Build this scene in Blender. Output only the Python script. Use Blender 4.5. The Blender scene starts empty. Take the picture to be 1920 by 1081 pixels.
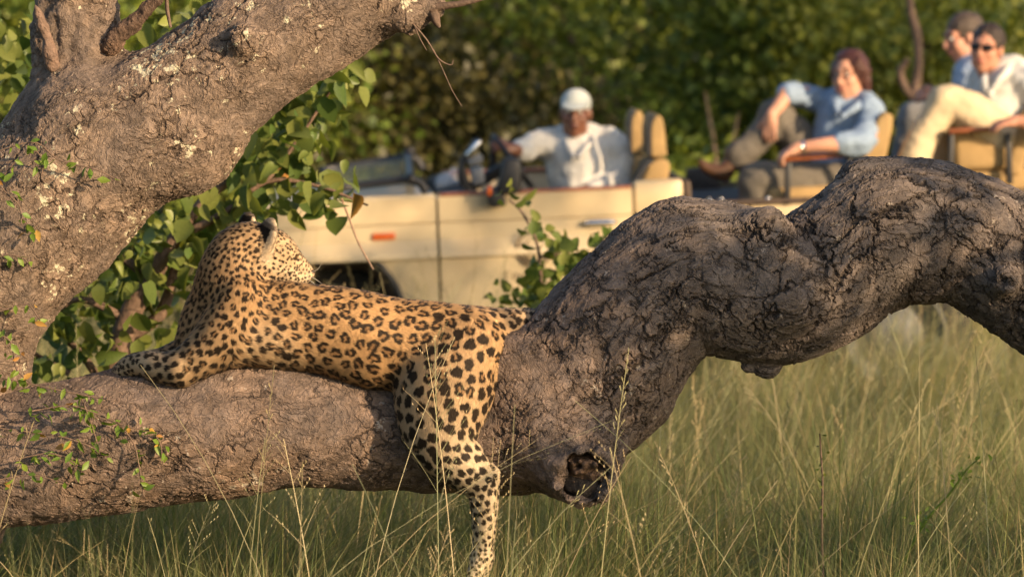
import bpy, bmesh, math, random
import numpy as np
from mathutils import Vector, Matrix, kdtree

random.seed(7)
rng = np.random.default_rng(7)
SC = bpy.context.scene
COL = SC.collection
R = math.radians

# ----------------------------------------------------------------- camera
F = 7573.0            # focal length in photo pixels (1920 wide)
HCAM = 2.44
TILT = R(5.02)
cd = bpy.data.cameras.new('camera')
cam = bpy.data.objects.new('camera', cd)
COL.objects.link(cam)
cam.location = (0, 0, HCAM)
cam.rotation_euler = (R(90) - TILT, 0, 0)
cd.lens = 36.0 * F / 1920
cd.sensor_width = 36
cd.clip_end = 2000
cd.dof.use_dof = True
cd.dof.focus_distance = 11.92
cd.dof.aperture_fstop = 3.3
cd.dof.aperture_blades = 0
SC.camera = cam

# ----------------------------------------------------------------- light
AZ, EL = R(50), R(17)          # sun to the right of and behind the camera
SUN = Vector((math.sin(AZ) * math.cos(EL), -math.cos(AZ) * math.cos(EL), math.sin(EL)))
w = bpy.data.worlds.new('World')
SC.world = w
w.use_nodes = True
nt = w.node_tree
nt.nodes.clear()
sky = nt.nodes.new('ShaderNodeTexSky')
sky.sky_type = 'NISHITA'
sky.sun_disc = False
sky.sun_elevation = EL
sky.sun_rotation = math.pi - AZ
sky.dust_density = 2.0
bg = nt.nodes.new('ShaderNodeBackground')
bg.inputs['Strength'].default_value = 0.125
wo = nt.nodes.new('ShaderNodeOutputWorld')
nt.links.new(sky.outputs[0], bg.inputs[0])
nt.links.new(bg.outputs[0], wo.inputs[0])
ld = bpy.data.lights.new('sun', 'SUN')
ld.energy = 5.0
ld.angle = R(0.6)
ld.color = (1.0, 0.72, 0.43)
sun = bpy.data.objects.new('sun', ld)
COL.objects.link(sun)
sun.rotation_euler = SUN.to_track_quat('Z', 'Y').to_euler()

SC.view_settings.view_transform = 'Standard'
SC.view_settings.look = 'None'
SC.view_settings.exposure = 0.68
SC.view_settings.gamma = 1.0
SC.view_settings.use_curve_mapping = False
SC.render.engine = 'CYCLES'
SC.cycles.use_denoising = True
SC.cycles.max_bounces = 6
SC.cycles.diffuse_bounces = 3
SC.cycles.glossy_bounces = 2
SC.cycles.transmission_bounces = 3
SC.cycles.transparent_max_bounces = 8
SC.cycles.caustics_reflective = False
SC.cycles.caustics_refractive = False
SC.cycles_curves.shape = 'RIBBONS'

# ----------------------------------------------------------------- helpers
ct, st = math.cos(TILT), math.sin(TILT)


def P(px, py, Y):
    """photo pixel + distance -> point in the place"""
    u = (px - 960) / F
    v = (540.5 - py) / F
    d = np.array([u, ct + v * st, -st + v * ct])
    return np.array([0, 0, HCAM]) + d * (Y / d[1])


def tag(o, label=None, cat=None, group=None, kind=None):
    if label: o['label'] = label
    if cat: o['category'] = cat
    if group: o['group'] = group
    if kind: o['kind'] = kind
    return o


def empty(name, loc=(0, 0, 0), rot=(0, 0, 0)):
    o = bpy.data.objects.new(name, None)
    o.empty_display_size = 0.1
    COL.objects.link(o)
    o.location = loc
    o.rotation_euler = rot
    return o


def link(name, me, mat=None, parent=None, smooth=True):
    if mat is not None and len(me.materials) == 0:
        me.materials.append(mat)
    o = bpy.data.objects.new(name, me)
    COL.objects.link(o)
    if parent is not None:
        o.parent = parent
    return o


def np_mesh(name, V, faces, smooth=True):
    """V (n,3); faces: array (m,k) or list of such arrays"""
    V = np.asarray(V, np.float32)
    if isinstance(faces, np.ndarray):
        faces = [faces]
    me = bpy.data.meshes.new(name)
    me.vertices.add(len(V))
    me.vertices.foreach_set('co', V.ravel())
    idx = np.concatenate([f.ravel() for f in faces]).astype(np.int32)
    sizes = np.concatenate([np.full(len(f), f.shape[1]) for f in faces])
    starts = np.concatenate([[0], np.cumsum(sizes)[:-1]]).astype(np.int32)
    me.loops.add(len(idx))
    me.loops.foreach_set('vertex_index', idx)
    me.polygons.add(len(sizes))
    me.polygons.foreach_set('loop_start', starts)
    me.update(calc_edges=True)
    if smooth:
        me.polygons.foreach_set('use_smooth', np.ones(len(sizes), bool))
    return me


def set_col(me, C, name='Col'):
    a = me.attributes.new(name, 'FLOAT_COLOR', 'POINT')
    C = np.asarray(C, np.float32)
    if C.shape[1] == 3:
        C = np.hstack([C, np.ones((len(C), 1), np.float32)])
    a.data.foreach_set('color', C.ravel())


def hash3(ix, iy, iz, seed):
    n = (ix * 374761393 + iy * 668265263 + iz * 1274126177 + seed * 69069).astype(np.int64)
    n = (n ^ (n >> 13)) * 1274126177
    n = n ^ (n >> 16)
    return (n & 0xFFFF).astype(np.float32) / 65535.0


def vnoise(X, scale, seed=0):
    """value noise -1..1 at points X (n,3)"""
    q = np.asarray(X) * scale
    i = np.floor(q).astype(np.int64)
    f = (q - i).astype(np.float32)
    f = f * f * (3 - 2 * f)
    out = 0
    for dx in (0, 1):
        wx = f[:, 0] if dx else 1 - f[:, 0]
        for dy in (0, 1):
            wy = f[:, 1] if dy else 1 - f[:, 1]
            for dz in (0, 1):
                wz = f[:, 2] if dz else 1 - f[:, 2]
                out = out + wx * wy * wz * hash3(i[:, 0] + dx, i[:, 1] + dy, i[:, 2] + dz, seed)
    return out * 2 - 1


def resample(pts, n):
    """Catmull-Rom through rows of pts, n steps per span"""
    p = np.asarray(pts, float)
    if len(p) == 2:
        t = np.linspace(0, 1, n + 1)[:, None]
        return p[0] * (1 - t) + p[1] * t
    q = np.vstack([2 * p[0] - p[1], p, 2 * p[-1] - p[-2]])
    out = []
    for i in range(1, len(q) - 2):
        for s in range(n):
            t = s / n
            a, b, c, d = q[i - 1], q[i], q[i + 1], q[i + 2]
            out.append(0.5 * (2 * b + (c - a) * t + (2 * a - 5 * b + 4 * c - d) * t * t + (3 * b - a - 3 * c + d) * t ** 3))
    out.append(q[-2])
    return np.array(out)


class SDF:
    """smooth union of round cones and ellipsoids, meshed by surface nets"""

    def __init__(self, voxel):
        self.h = voxel
        self.items = []

    def chain(self, pts, k=0.02, n=5, sq=1.0, sub=False):
        p = resample(pts, n) if len(pts) > 2 else np.asarray(pts, float)
        p[:, 3] = np.maximum(p[:, 3], 0.002)
        self.items.append(('c', p, k, sq, sub))

    def ball(self, c, r, k=0.02, sub=False):
        self.ell(c, (r, r, r), None, k, sub)

    def ell(self, c, rad, axes=None, k=0.02, sub=False):
        A = np.eye(3) if axes is None else np.asarray(axes, float)
        self.items.append(('e', np.asarray(c, float), np.asarray(rad, float), A, k, sub))

    def mesh(self, name):
        h = self.h
        lo = np.full(3, 1e9)
        hi = -lo
        for it in self.items:
            if it[0] == 'c':
                if it[4]: continue
                lo = np.minimum(lo, (it[1][:, :3] - it[1][:, 3:4] * max(1, it[3])).min(0))
                hi = np.maximum(hi, (it[1][:, :3] + it[1][:, 3:4] * max(1, it[3])).max(0))
            elif not it[5]:
                m = it[2].max()
                lo = np.minimum(lo, it[1] - m)
                hi = np.maximum(hi, it[1] + m)
        lo -= 4 * h + 0.01
        hi += 4 * h + 0.01
        dims = np.ceil((hi - lo) / h).astype(int) + 1
        D = np.full(dims, 1.0, np.float32)
        ax = [(lo[a] + np.arange(dims[a]) * h).astype(np.float32) for a in range(3)]

        def rngs(l, u):
            i0 = np.maximum(np.floor((l - lo) / h).astype(int), 0)
            i1 = np.maximum(np.minimum(np.ceil((u - lo) / h).astype(int) + 1, dims), i0)
            return i0, i1

        for it in self.items:
            if it[0] == 'c':
                p, k, sq, sub = it[1:]
                mg = k + 3 * h
                l = (p[:, :3] - p[:, 3:4] * max(1, sq)).min(0) - mg
                u = (p[:, :3] + p[:, 3:4] * max(1, sq)).max(0) + mg
                i0, i1 = rngs(l, u)
                L = np.full(i1 - i0, 1.0, np.float32)
                for a, b in zip(p[:-1], p[1:]):
                    rm = max(a[3], b[3]) * max(1, sq)
                    j0, j1 = rngs(np.minimum(a[:3], b[:3]) - rm - mg, np.maximum(a[:3], b[:3]) + rm + mg)
                    j0, j1 = np.maximum(j0, i0), np.minimum(j1, i1)
                    if (j1 <= j0).any(): continue
                    sl = tuple(slice(j0[q] - i0[q], j1[q] - i0[q]) for q in range(3))
                    sc = np.array([1, 1 / sq, 1])
                    A, B = a[:3] * sc, b[:3] * sc
                    ab = B - A
                    ll = max(float(ab @ ab), 1e-12)
                    x = ax[0][j0[0]:j1[0]] - A[0]
                    y = ax[1][j0[1]:j1[1]] / sq - A[1]
                    z = ax[2][j0[2]:j1[2]] - A[2]
                    dt = (x * ab[0])[:, None, None] + (y * ab[1])[None, :, None] + (z * ab[2])[None, None, :]
                    t = np.clip(dt / ll, 0, 1)
                    d2 = (x * x)[:, None, None] + (y * y)[None, :, None] + (z * z)[None, None, :] - 2 * t * dt + t * t * ll
                    d = np.sqrt(np.maximum(d2, 0)) - (a[3] + (b[3] - a[3]) * t)
                    L[sl] = np.minimum(L[sl], d)
            else:
                c, rad, A, k, sub = it[1:]
                mg = k + 3 * h
                m = rad.max() + mg
                i0, i1 = rngs(c - m, c + m)
                x = (ax[0][i0[0]:i1[0]] - c[0])[:, None, None]
                y = (ax[1][i0[1]:i1[1]] - c[1])[None, :, None]
                z = (ax[2][i0[2]:i1[2]] - c[2])[None, None, :]
                q = [A[j][0] * x + A[j][1] * y + A[j][2] * z for j in range(3)]
                k0 = np.sqrt(sum((q[j] / rad[j]) ** 2 for j in range(3)))
                k1 = np.sqrt(sum((q[j] / rad[j] ** 2) ** 2 for j in range(3))) + 1e-9
                L = (k0 * (k0 - 1) / k1).astype(np.float32)
            sl = tuple(slice(i0[q], i1[q]) for q in range(3))
            G = D[sl]
            if sub:
                hh = np.maximum(k - np.abs(-G - L), 0) / k
                D[sl] = np.maximum(G, -L) + hh * hh * k * 0.25
            else:
                hh = np.maximum(k - np.abs(G - L), 0) / k
                D[sl] = np.minimum(G, L) - hh * hh * k * 0.25
        return np_mesh(name, *surface_nets(D, lo, h))


def surface_nets(D, lo, h):
    I = D < 0
    c = np.zeros(tuple(s - 1 for s in D.shape), np.uint8)
    for dx in (0, 1):
        for dy in (0, 1):
            for dz in (0, 1):
                c += I[dx:D.shape[0] - 1 + dx, dy:D.shape[1] - 1 + dy, dz:D.shape[2] - 1 + dz]
    act = (c > 0) & (c < 8)
    ii = np.argwhere(act)
    acc = np.zeros((len(ii), 3))
    cnt = np.zeros(len(ii))
    for a in range(3):
        for u in (0, 1):
            for v in (0, 1):
                o = [0, 0, 0]
                o[(a + 1) % 3] = u
                o[(a + 2) % 3] = v
                e = list(o)
                e[a] = 1
                o, e = np.array(o), np.array(e)
                da = D[tuple((ii + o).T)]
                db = D[tuple((ii + e).T)]
                m = (da < 0) != (db < 0)
                t = np.where(m, da / np.where(m, da - db, 1), 0)
                pos = o + t[:, None] * (e - o)
                acc[m] += pos[m]
                cnt[m] += 1
    V = lo + (ii + acc / np.maximum(cnt, 1)[:, None]) * h
    gid = np.full(c.shape, -1, np.int64)
    gid[act] = np.arange(len(ii))
    quads = []
    for a in range(3):
        b, d = (a + 1) % 3, (a + 2) % 3
        s0 = [slice(1, -1)] * 3
        s1 = [slice(1, -1)] * 3
        s0[a] = slice(0, -1)
        s1[a] = slice(1, None)
        A, B = I[tuple(s0)], I[tuple(s1)]
        for flip in (False, True):
            m = (B & ~A) if flip else (A & ~B)
            e = np.argwhere(m)
            off = np.ones(3, int)
            off[a] = 0
            e = e + off
            cells = []
            for (u, v) in ((-1, -1), (0, -1), (0, 0), (-1, 0)):
                o = np.zeros(3, int)
                o[b] = u
                o[d] = v
                cells.append(gid[tuple((e + o).T)])
            q = np.stack(cells, 1)
            if flip: q = q[:, ::-1]
            quads.append(q)
    Q = np.vstack(quads)
    Q = Q[(Q >= 0).all(1)]
    return V, Q


def vnormals(me):
    n = np.empty(len(me.vertices) * 3, np.float32)
    me.vertices.foreach_get('normal', n)
    return n.reshape(-1, 3)


def vco(me):
    n = np.empty(len(me.vertices) * 3, np.float32)
    me.vertices.foreach_get('co', n)
    return n.reshape(-1, 3)


def displace(me, amp_scale_seed):
    V, N = vco(me), vnormals(me)
    d = sum(a * vnoise(V, s, sd) for a, s, sd in amp_scale_seed)
    V = V + N * np.asarray(d)[:, None]
    me.vertices.foreach_set('co', V.astype(np.float32).ravel())
    me.update()
    return me


class Tubes:
    """collects tubes, boxes and the like into one mesh"""

    def __init__(self):
        self.V, self.F, self.n = [], {3: [], 4: []}, 0

    def add(self, V, Fc):
        V = np.asarray(V, float)
        Fc = np.asarray(Fc, int)
        self.V.append(V)
        self.F[Fc.shape[1]].append(Fc + self.n)
        self.n += len(V)

    def tube(self, pts, sides=6, n=4, cap=True):
        p = resample(pts, n) if len(pts) > 2 else np.asarray(pts, float)
        T = np.gradient(p[:, :3], axis=0)
        T /= np.linalg.norm(T, axis=1)[:, None] + 1e-9
        up = np.array([0.3, 0.5, 0.81])
        if abs(T[0] @ up) > 0.95: up = np.array([1.0, 0, 0])
        U = np.cross(T, up)
        U /= np.linalg.norm(U, axis=1)[:, None] + 1e-9
        W = np.cross(T, U)
        a = np.arange(sides) * 2 * math.pi / sides
        ring = U[:, None, :] * np.cos(a)[None, :, None] + W[:, None, :] * np.sin(a)[None, :, None]
        V = p[:, None, :3] + ring * p[:, 3][:, None, None]
        m = len(p)
        i, j = np.meshgrid(np.arange(m - 1), np.arange(sides), indexing='ij')
        Fq = np.stack([i * sides + j, i * sides + (j + 1) % sides, (i + 1) * sides + (j + 1) % sides, (i + 1) * sides + j], -1).reshape(-1, 4)
        V = V.reshape(-1, 3)
        self.add(V, Fq)
        if cap:
            for base, ctr, fl in ((0, p[0, :3], True), ((m - 1) * sides, p[-1, :3], False)):
                k = self.n
                self.V.append(ctr[None])
                self.n += 1
                off = k - len(V) - (0 if base == 0 else 1)
                tri = np.array([[off + base + q, off + base + (q + 1) % sides, k] for q in range(sides)])
                self.F[3].append(tri[:, ::-1] if not fl else tri)
        return self

    def box(self, c, s, M=None):
        c, s = np.asarray(c, float), np.asarray(s, float) / 2
        V = np.array([[x, y, z] for x in (-1, 1) for y in (-1, 1) for z in (-1, 1)]) * s
        if M is not None: V = V @ np.asarray(M).T
        Fq = np.array([[0, 1, 3, 2], [4, 6, 7, 5], [0, 4, 5, 1], [2, 3, 7, 6], [0, 2, 6, 4], [1, 5, 7, 3]])
        self.add(V + c, Fq)
        return self

    def mesh(self, name, smooth=True):
        fs = [np.vstack(v) for v in self.F.values() if v]
        return np_mesh(name, np.vstack(self.V), fs, smooth)

    def build(self, name, mat, parent=None, smooth=True, bevel=0):
        o = link(name, self.mesh(name, smooth), mat, parent)
        if bevel: add_bevel(o, bevel)
        return o


def add_bevel(o, wd, seg=2):
    m = o.modifiers.new('bevel', 'BEVEL')
    m.width = wd
    m.segments = seg
    m.limit_method = 'ANGLE'
    m.angle_limit = R(40)
    o.data.polygons.foreach_set('use_smooth', np.ones(len(o.data.polygons), bool))
    m.harden_normals = False
    return o


# ----------------------------------------------------------------- materials
class NT:
    def __init__(self, name):
        self.m = bpy.data.materials.new(name)
        self.m.use_nodes = True
        self.t = self.m.node_tree
        self.t.nodes.clear()
        self.out = self.t.nodes.new('ShaderNodeOutputMaterial')

    def n(self, typ, ins=None, **props):
        nd = self.t.nodes.new('ShaderNode' + typ)
        for k, v in props.items(): setattr(nd, k, v)
        for k, v in (ins or {}).items():
            s = nd.inputs[k]
            if isinstance(v, bpy.types.NodeSocket): self.t.links.new(v, s)
            elif isinstance(v, bpy.types.Node): self.t.links.new(v.outputs[0], s)
            else: s.default_value = v
        return nd

    def math(self, op, a, b=0.0, c=None):
        d = {0: a, 1: b}
        if c is not None: d[2] = c
        return self.n('Math', d, operation=op)

    def mix(self, fac, a, b, mode='MIX'):
        nd = self.t.nodes.new('ShaderNodeMix')
        nd.data_type = 'RGBA'
        nd.blend_type = mode
        for i, v in ((0, fac), (6, a), (7, b)):
            s = nd.inputs[i]
            if isinstance(v, bpy.types.NodeSocket): self.t.links.new(v, s)
            elif isinstance(v, bpy.types.Node): self.t.links.new(v.outputs[0], s)
            else: s.default_value = (*v, 1) if (i > 0 and len(v) == 3) else v
        return nd.outputs[2]

    def ramp(self, fac, stops):
        nd = self.n('ValToRGB', {0: fac})
        e = nd.color_ramp.elements
        while len(e) > 1: e.remove(e[-1])
        for i, (p, c) in enumerate(stops):
            if i: e.new(p)
            e[i].position = p
            e[i].color = (c, c, c, 1) if not hasattr(c, '__len__') else (*c, 1)
        return nd

    def done(self, sh, disp=None):
        self.t.links.new(sh.outputs[0], self.out.inputs['Surface'])
        if disp is not None:
            self.t.links.new(disp.outputs[0], self.out.inputs['Displacement'])
        return self.m


def principled(name, col, rough=0.5, noise=0.12, nscale=20, bump=0.0, bscale=60, metal=0.0, coat=0.0, spec=0.5, dirt=None):
    t = NT(name)
    tc = t.n('TexCoord')
    nz = t.n('TexNoise', {'Vector': tc.outputs['Object'], 'Scale': nscale, 'Detail': 5.0})
    k = t.ramp(nz.outputs[0], [(0.3, 1 - noise), (0.7, 1 + noise)])
    c = t.mix(1.0, col, k.outputs[0], 'MULTIPLY')
    if dirt is not None:
        n2 = t.n('TexNoise', {'Vector': tc.outputs['Object'], 'Scale': 3.0, 'Detail': 6.0})
        f = t.ramp(n2.outputs[0], [(0.48, 0.0), (0.72, 0.6)])
        c = t.mix(f.outputs[0], c, dirt)
    ins = {'Base Color': c, 'Roughness': rough, 'Metallic': metal, 'Coat Weight': coat, 'Specular IOR Level': spec}
    if bump:
        n3 = t.n('TexNoise', {'Vector': tc.outputs['Object'], 'Scale': bscale, 'Detail': 4.0})
        b = t.n('Bump', {'Height': n3.outputs[0], 'Strength': bump, 'Distance': 0.01})
        ins['Normal'] = b.outputs[0]
    return t.done(t.n('BsdfPrincipled', ins))


def leaf_mat(name, col_a, col_b, use_attr=False, trans=0.3, spec=0.35, rough=0.45):
    """thin leaf: reflects and lets light through"""
    t = NT(name)
    if use_attr:
        c = t.n('Attribute', attribute_name='Col').outputs['Color']
    else:
        oi = t.n('ObjectInfo')
        c = t.mix(oi.outputs['Random'], col_a, col_b)
        tc = t.n('TexCoord')
        nz = t.n('TexNoise', {'Vector': tc.outputs['Object'], 'Scale': 40.0})
        k = t.ramp(nz.outputs[0], [(0.3, 0.75), (0.7, 1.2)])
        c = t.mix(1.0, c, k.outputs[0], 'MULTIPLY')
    p = t.n('BsdfPrincipled', {'Base Color': c, 'Roughness': rough, 'Specular IOR Level': spec})
    tcol = t.mix(1.0, c, (1.25, 1.2, 0.5), 'MULTIPLY')
    tr = t.n('BsdfTranslucent', {'Color': tcol})
    return t.done(t.n('MixShader', {0: trans, 1: p.outputs[0], 2: tr.outputs[0]}))


def bark_mat(name, base, warm, dark, lich, plate_x=None, lo=0.3, hi=1.2, s1=12.0, s2=30.0, cover=(0.5, 0.62), lichen=0.0, rough_amp=0.010, stretch=(1, 1, 1), follow=False):
    """cracked bark: plates, cracks and scales displaced for real, finer grain as relief"""
    t = NT(name)
    ob = t.n('TexCoord').outputs['Object']
    co = t.n('Attribute', attribute_name='bark_co').outputs['Vector'] if follow else ob

    def warp(src, sc, amp, det=3.0):
        n = t.n('TexNoise', {'Vector': co, 'Scale': sc, 'Detail': det})
        v = t.n('VectorMath', {0: n.outputs['Color'], 1: (0.5, 0.5, 0.5)}, operation='SUBTRACT')
        v = t.n('VectorMath', {0: v.outputs[0], 'Scale': amp}, operation='SCALE')
        return t.n('VectorMath', {0: src, 1: v.outputs[0]}, operation='ADD').outputs[0]

    sc_ = t.n('VectorMath', {0: co, 1: stretch}, operation='MULTIPLY').outputs[0]
    wc = warp(warp(sc_, 5.0, 0.16), 26.0, 0.050, 4.0)
    wc2 = warp(wc, 70.0, 0.016, 2.0)
    v1 = t.n('TexVoronoi', {'Vector': wc2, 'Scale': s1}, feature='DISTANCE_TO_EDGE')
    v2 = t.n('TexVoronoi', {'Vector': wc2, 'Scale': s2}, feature='DISTANCE_TO_EDGE')
    vc = t.n('TexVoronoi', {'Vector': wc, 'Scale': s2}, feature='F1')
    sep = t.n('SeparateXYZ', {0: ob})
    if plate_x:
        pf = t.n('MapRange', {'Value': sep.outputs[0], 'From Min': plate_x[0], 'From Max': plate_x[1], 'To Min': lo, 'To Max': hi}).outputs[0]
    else:
        pf = t.n('Value')
        pf.outputs[0].default_value = lo
        pf = pf.outputs[0]

    def crack(v, wid, msc, off):
        # width wanders and the crack dies out where the mask is low
        wn = t.n('TexNoise', {'Vector': co, 'Scale': 18.0, 'Detail': 2.0})
        wv = t.math('MULTIPLY', wn.outputs[0], wid * 2.2)
        q = t.math('DIVIDE', v.outputs[0], wv.outputs[0])
        q = t.math('SUBTRACT', 1.0, q.outputs[0])
        q = t.n('Clamp', {0: q.outputs[0]})
        q = t.n('MapRange', {'Value': q.outputs[0], 'From Min': 0.0, 'From Max': 0.7}, interpolation_type='SMOOTHSTEP')
        mk = t.n('TexNoise', {'Vector': t.n('VectorMath', {0: co, 1: (off, off, off)}, operation='ADD').outputs[0], 'Scale': msc, 'Detail': 3.0})
        lift = t.math('MULTIPLY_ADD', pf, 0.10, mk.outputs[0])
        mr = t.n('MapRange', {'Value': lift.outputs[0], 'From Min': cover[0], 'From Max': cover[1]})
        return t.math('MULTIPLY', q.outputs[0], mr.outputs[0])

    bigc = crack(v1, 0.045, 5.0, 0.0)
    smlc = crack(v2, 0.06, 8.0, 7.3)
    n1 = t.n('TexNoise', {'Vector': ob, 'Scale': 24.0, 'Detail': 9.0, 'Roughness': 0.68})
    n2 = t.n('TexNoise', {'Vector': wc, 'Scale': 120.0, 'Detail': 5.0, 'Roughness': 0.65})
    n3 = t.n('TexNoise', {'Vector': wc, 'Scale': 60.0, 'Detail': 3.0})
    flake = t.n('MapRange', {'Value': n3.outputs[0], 'From Min': 0.47, 'From Max': 0.56}, interpolation_type='SMOOTHSTEP')
    cellv = t.n('SeparateColor', {0: vc.outputs['Color']}).outputs[0]
    h = t.math('MULTIPLY', bigc.outputs[0], -0.013)
    h = t.math('ADD', h.outputs[0], t.math('MULTIPLY', smlc.outputs[0], -0.008).outputs[0])
    h = t.math('ADD', h.outputs[0], t.math('MULTIPLY', cellv, 0.006).outputs[0])
    h = t.math('MULTIPLY', h.outputs[0], pf)
    h = t.math('ADD', h.outputs[0], t.math('MULTIPLY', n1.outputs[0], rough_amp).outputs[0])
    h = t.math('ADD', h.outputs[0], t.math('MULTIPLY', flake.outputs[0], 0.0022).outputs[0])
    h = t.math('ADD', h.outputs[0], t.math('MULTIPLY', n2.outputs[0], 0.0030).outputs[0])
    dsp = t.n('Displacement', {'Height': h.outputs[0], 'Midlevel': rough_amp * 0.5, 'Scale': 1.0})
    # colour
    cn = t.n('TexNoise', {'Vector': co, 'Scale': 5.0, 'Detail': 8.0, 'Roughness': 0.7})
    c = t.mix(t.ramp(cn.outputs[0], [(0.40, 0.0), (0.62, 1.0)]).outputs[0], base, warm)
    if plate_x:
        # base colour mixes towards dark grey over the outer part of the limb
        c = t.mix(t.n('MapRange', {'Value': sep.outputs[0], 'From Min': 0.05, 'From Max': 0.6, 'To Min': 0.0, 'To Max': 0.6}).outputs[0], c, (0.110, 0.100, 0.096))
    c = t.mix(1.0, c, t.ramp(n1.outputs[0], [(0.34, 0.68), (0.66, 1.30)]).outputs[0], 'MULTIPLY')
    c = t.mix(1.0, c, t.ramp(n2.outputs[0], [(0.34, 0.72), (0.66, 1.30)]).outputs[0], 'MULTIPLY')
    c = t.mix(1.0, c, t.ramp(cellv, [(0.0, 0.82), (1.0, 1.15)]).outputs[0], 'MULTIPLY')
    ck = t.math('MAXIMUM', t.math('MULTIPLY', bigc.outputs[0], 0.70).outputs[0], t.math('MULTIPLY', smlc.outputs[0], 0.42).outputs[0])
    c = t.mix(ck.outputs[0], c, dark)
    if lichen:
        ln = t.n('TexNoise', {'Vector': co, 'Scale': 30.0, 'Detail': 6.0, 'Roughness': 0.65})
        ln2 = t.n('TexNoise', {'Vector': co, 'Scale': 5.0, 'Detail': 2.0})
        s = t.math('MULTIPLY_ADD', ln2.outputs[0], 0.55, ln.outputs[0])
        lf = t.ramp(s.outputs[0], [(0.965 - lichen * 0.08, 0.0), (1.0 - lichen * 0.08, 0.8)])
        c = t.mix(lf.outputs[0], c, lich)
    p = t.n('BsdfPrincipled', {'Base Color': c, 'Roughness': 0.8, 'Specular IOR Level': 0.3})
    m = t.done(p, dsp)
    m.displacement_method = 'BOTH'
    return m


M = {}
M['bark_up'] = bark_mat('bark_upper', (0.150, 0.114, 0.092), (0.235, 0.168, 0.122), (0.040, 0.028, 0.022), (0.62, 0.58, 0.42), lo=0.52, s1=13.0, s2=36.0, cover=(0.51, 0.63), lichen=0.6, rough_amp=0.010, stretch=(.75, 1, 1), follow=True)
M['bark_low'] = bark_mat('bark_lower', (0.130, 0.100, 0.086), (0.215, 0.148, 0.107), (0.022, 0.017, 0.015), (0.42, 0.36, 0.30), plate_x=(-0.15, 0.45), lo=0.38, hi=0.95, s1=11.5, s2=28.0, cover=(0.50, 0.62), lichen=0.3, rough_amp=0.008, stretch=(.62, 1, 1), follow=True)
M['bark_dead'] = bark_mat('bark_dead', (0.115, 0.075, 0.055), (0.20, 0.125, 0.085), (0.03, 0.02, 0.016), (0.3, 0.25, 0.2), lo=0.4, s1=30.0, s2=60.0, cover=(0.5, 0.62), rough_amp=0.012, stretch=(1.5, 1.5, .5))
M['wood_raw'] = principled('broken_wood', (0.14, 0.085, 0.055), 0.9, 0.6, 40, 1.0, 90, dirt=(0.025, 0.018, 0.015))
M['wood_dead'] = principled('dead_wood', (0.17, 0.11, 0.08), 0.85, 0.35, 45, 0.8, 90)
M['wood_dark'] = principled('rotten_wood', (0.03, 0.022, 0.018), 0.9, 0.4, 40, 0.9, 70)
M['twig'] = principled('twig_bark', (0.13, 0.085, 0.06), 0.8, 0.3, 60, 0.4, 120)
M['stem'] = principled('shrub_stem', (0.15, 0.095, 0.065), 0.8, 0.35, 30, 0.6, 60)

# ----------------------------------------------------------------- ground
gt = NT('savanna_ground')
tc = gt.n('TexCoord').outputs['Object']
n1 = gt.n('TexNoise', {'Vector': tc, 'Scale': 0.8, 'Detail': 8.0})
n2 = gt.n('TexNoise', {'Vector': tc, 'Scale': 18.0, 'Detail': 6.0})
gc = gt.mix(gt.ramp(n1.outputs[0], [(0.4, 0.0), (0.6, 1.0)]).outputs[0], (0.055, 0.065, 0.025), (0.11, 0.085, 0.05))
gc = gt.mix(1.0, gc, gt.ramp(n2.outputs[0], [(0.3, 0.6), (0.7, 1.35)]).outputs[0], 'MULTIPLY')
gb = gt.n('Bump', {'Height': n2.outputs[0], 'Strength': 0.8, 'Distance': 0.05})
M['ground'] = gt.done(gt.n('BsdfPrincipled', {'Base Color': gc, 'Roughness': 0.95, 'Normal': gb.outputs[0]}))
gx = np.concatenate([[-900, -300, -100], np.linspace(-40, 40, 41), [100, 300, 900]])
gy = np.concatenate([[-900, -200, -60], np.linspace(-20, 60, 41), [120, 400, 900]])
GX, GY = np.meshgrid(gx, gy, indexing='ij')
GV = np.stack([GX, GY, np.zeros_like(GX)], -1).reshape(-1, 3)
near = (np.abs(GV[:, 0]) < 41) & (GV[:, 1] > -21) & (GV[:, 1] < 61)
GV[near, 2] = 0.05 * vnoise(GV[near], 0.3, 3) - 0.02
ny = len(gy)
i, j = np.meshgrid(np.arange(len(gx) - 1), np.arange(ny - 1), indexing='ij')
GF = np.stack([i * ny + j, (i + 1) * ny + j, (i + 1) * ny + j + 1, i * ny + j + 1], -1).reshape(-1, 4)
ground = link('ground', np_mesh('ground', GV, GF), M['ground'])
tag(ground, 'earth of the savanna under the tall grass', kind='structure')

# ----------------------------------------------------------------- foreground tree
Y0 = 12.0
S0 = Y0 / F


def L4(rows, Y=Y0):
    """rows of (px, py, depth in px, radius in px) -> points with radius in metres"""
    s = Y / F
    return np.array([[*P(r[0], r[1], Y + r[2] * s), r[3] * s] for r in rows])


tree = empty('tree', (-2.0, 12.3, 0))
tag(tree, 'old leaning tree with rough grey bark and a low wavy limb under the leopard', 'tree')


def tchild(o):
    o.parent = tree
    o.matrix_parent_inverse = Matrix.Translation(tree.location).inverted()
    return o




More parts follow.
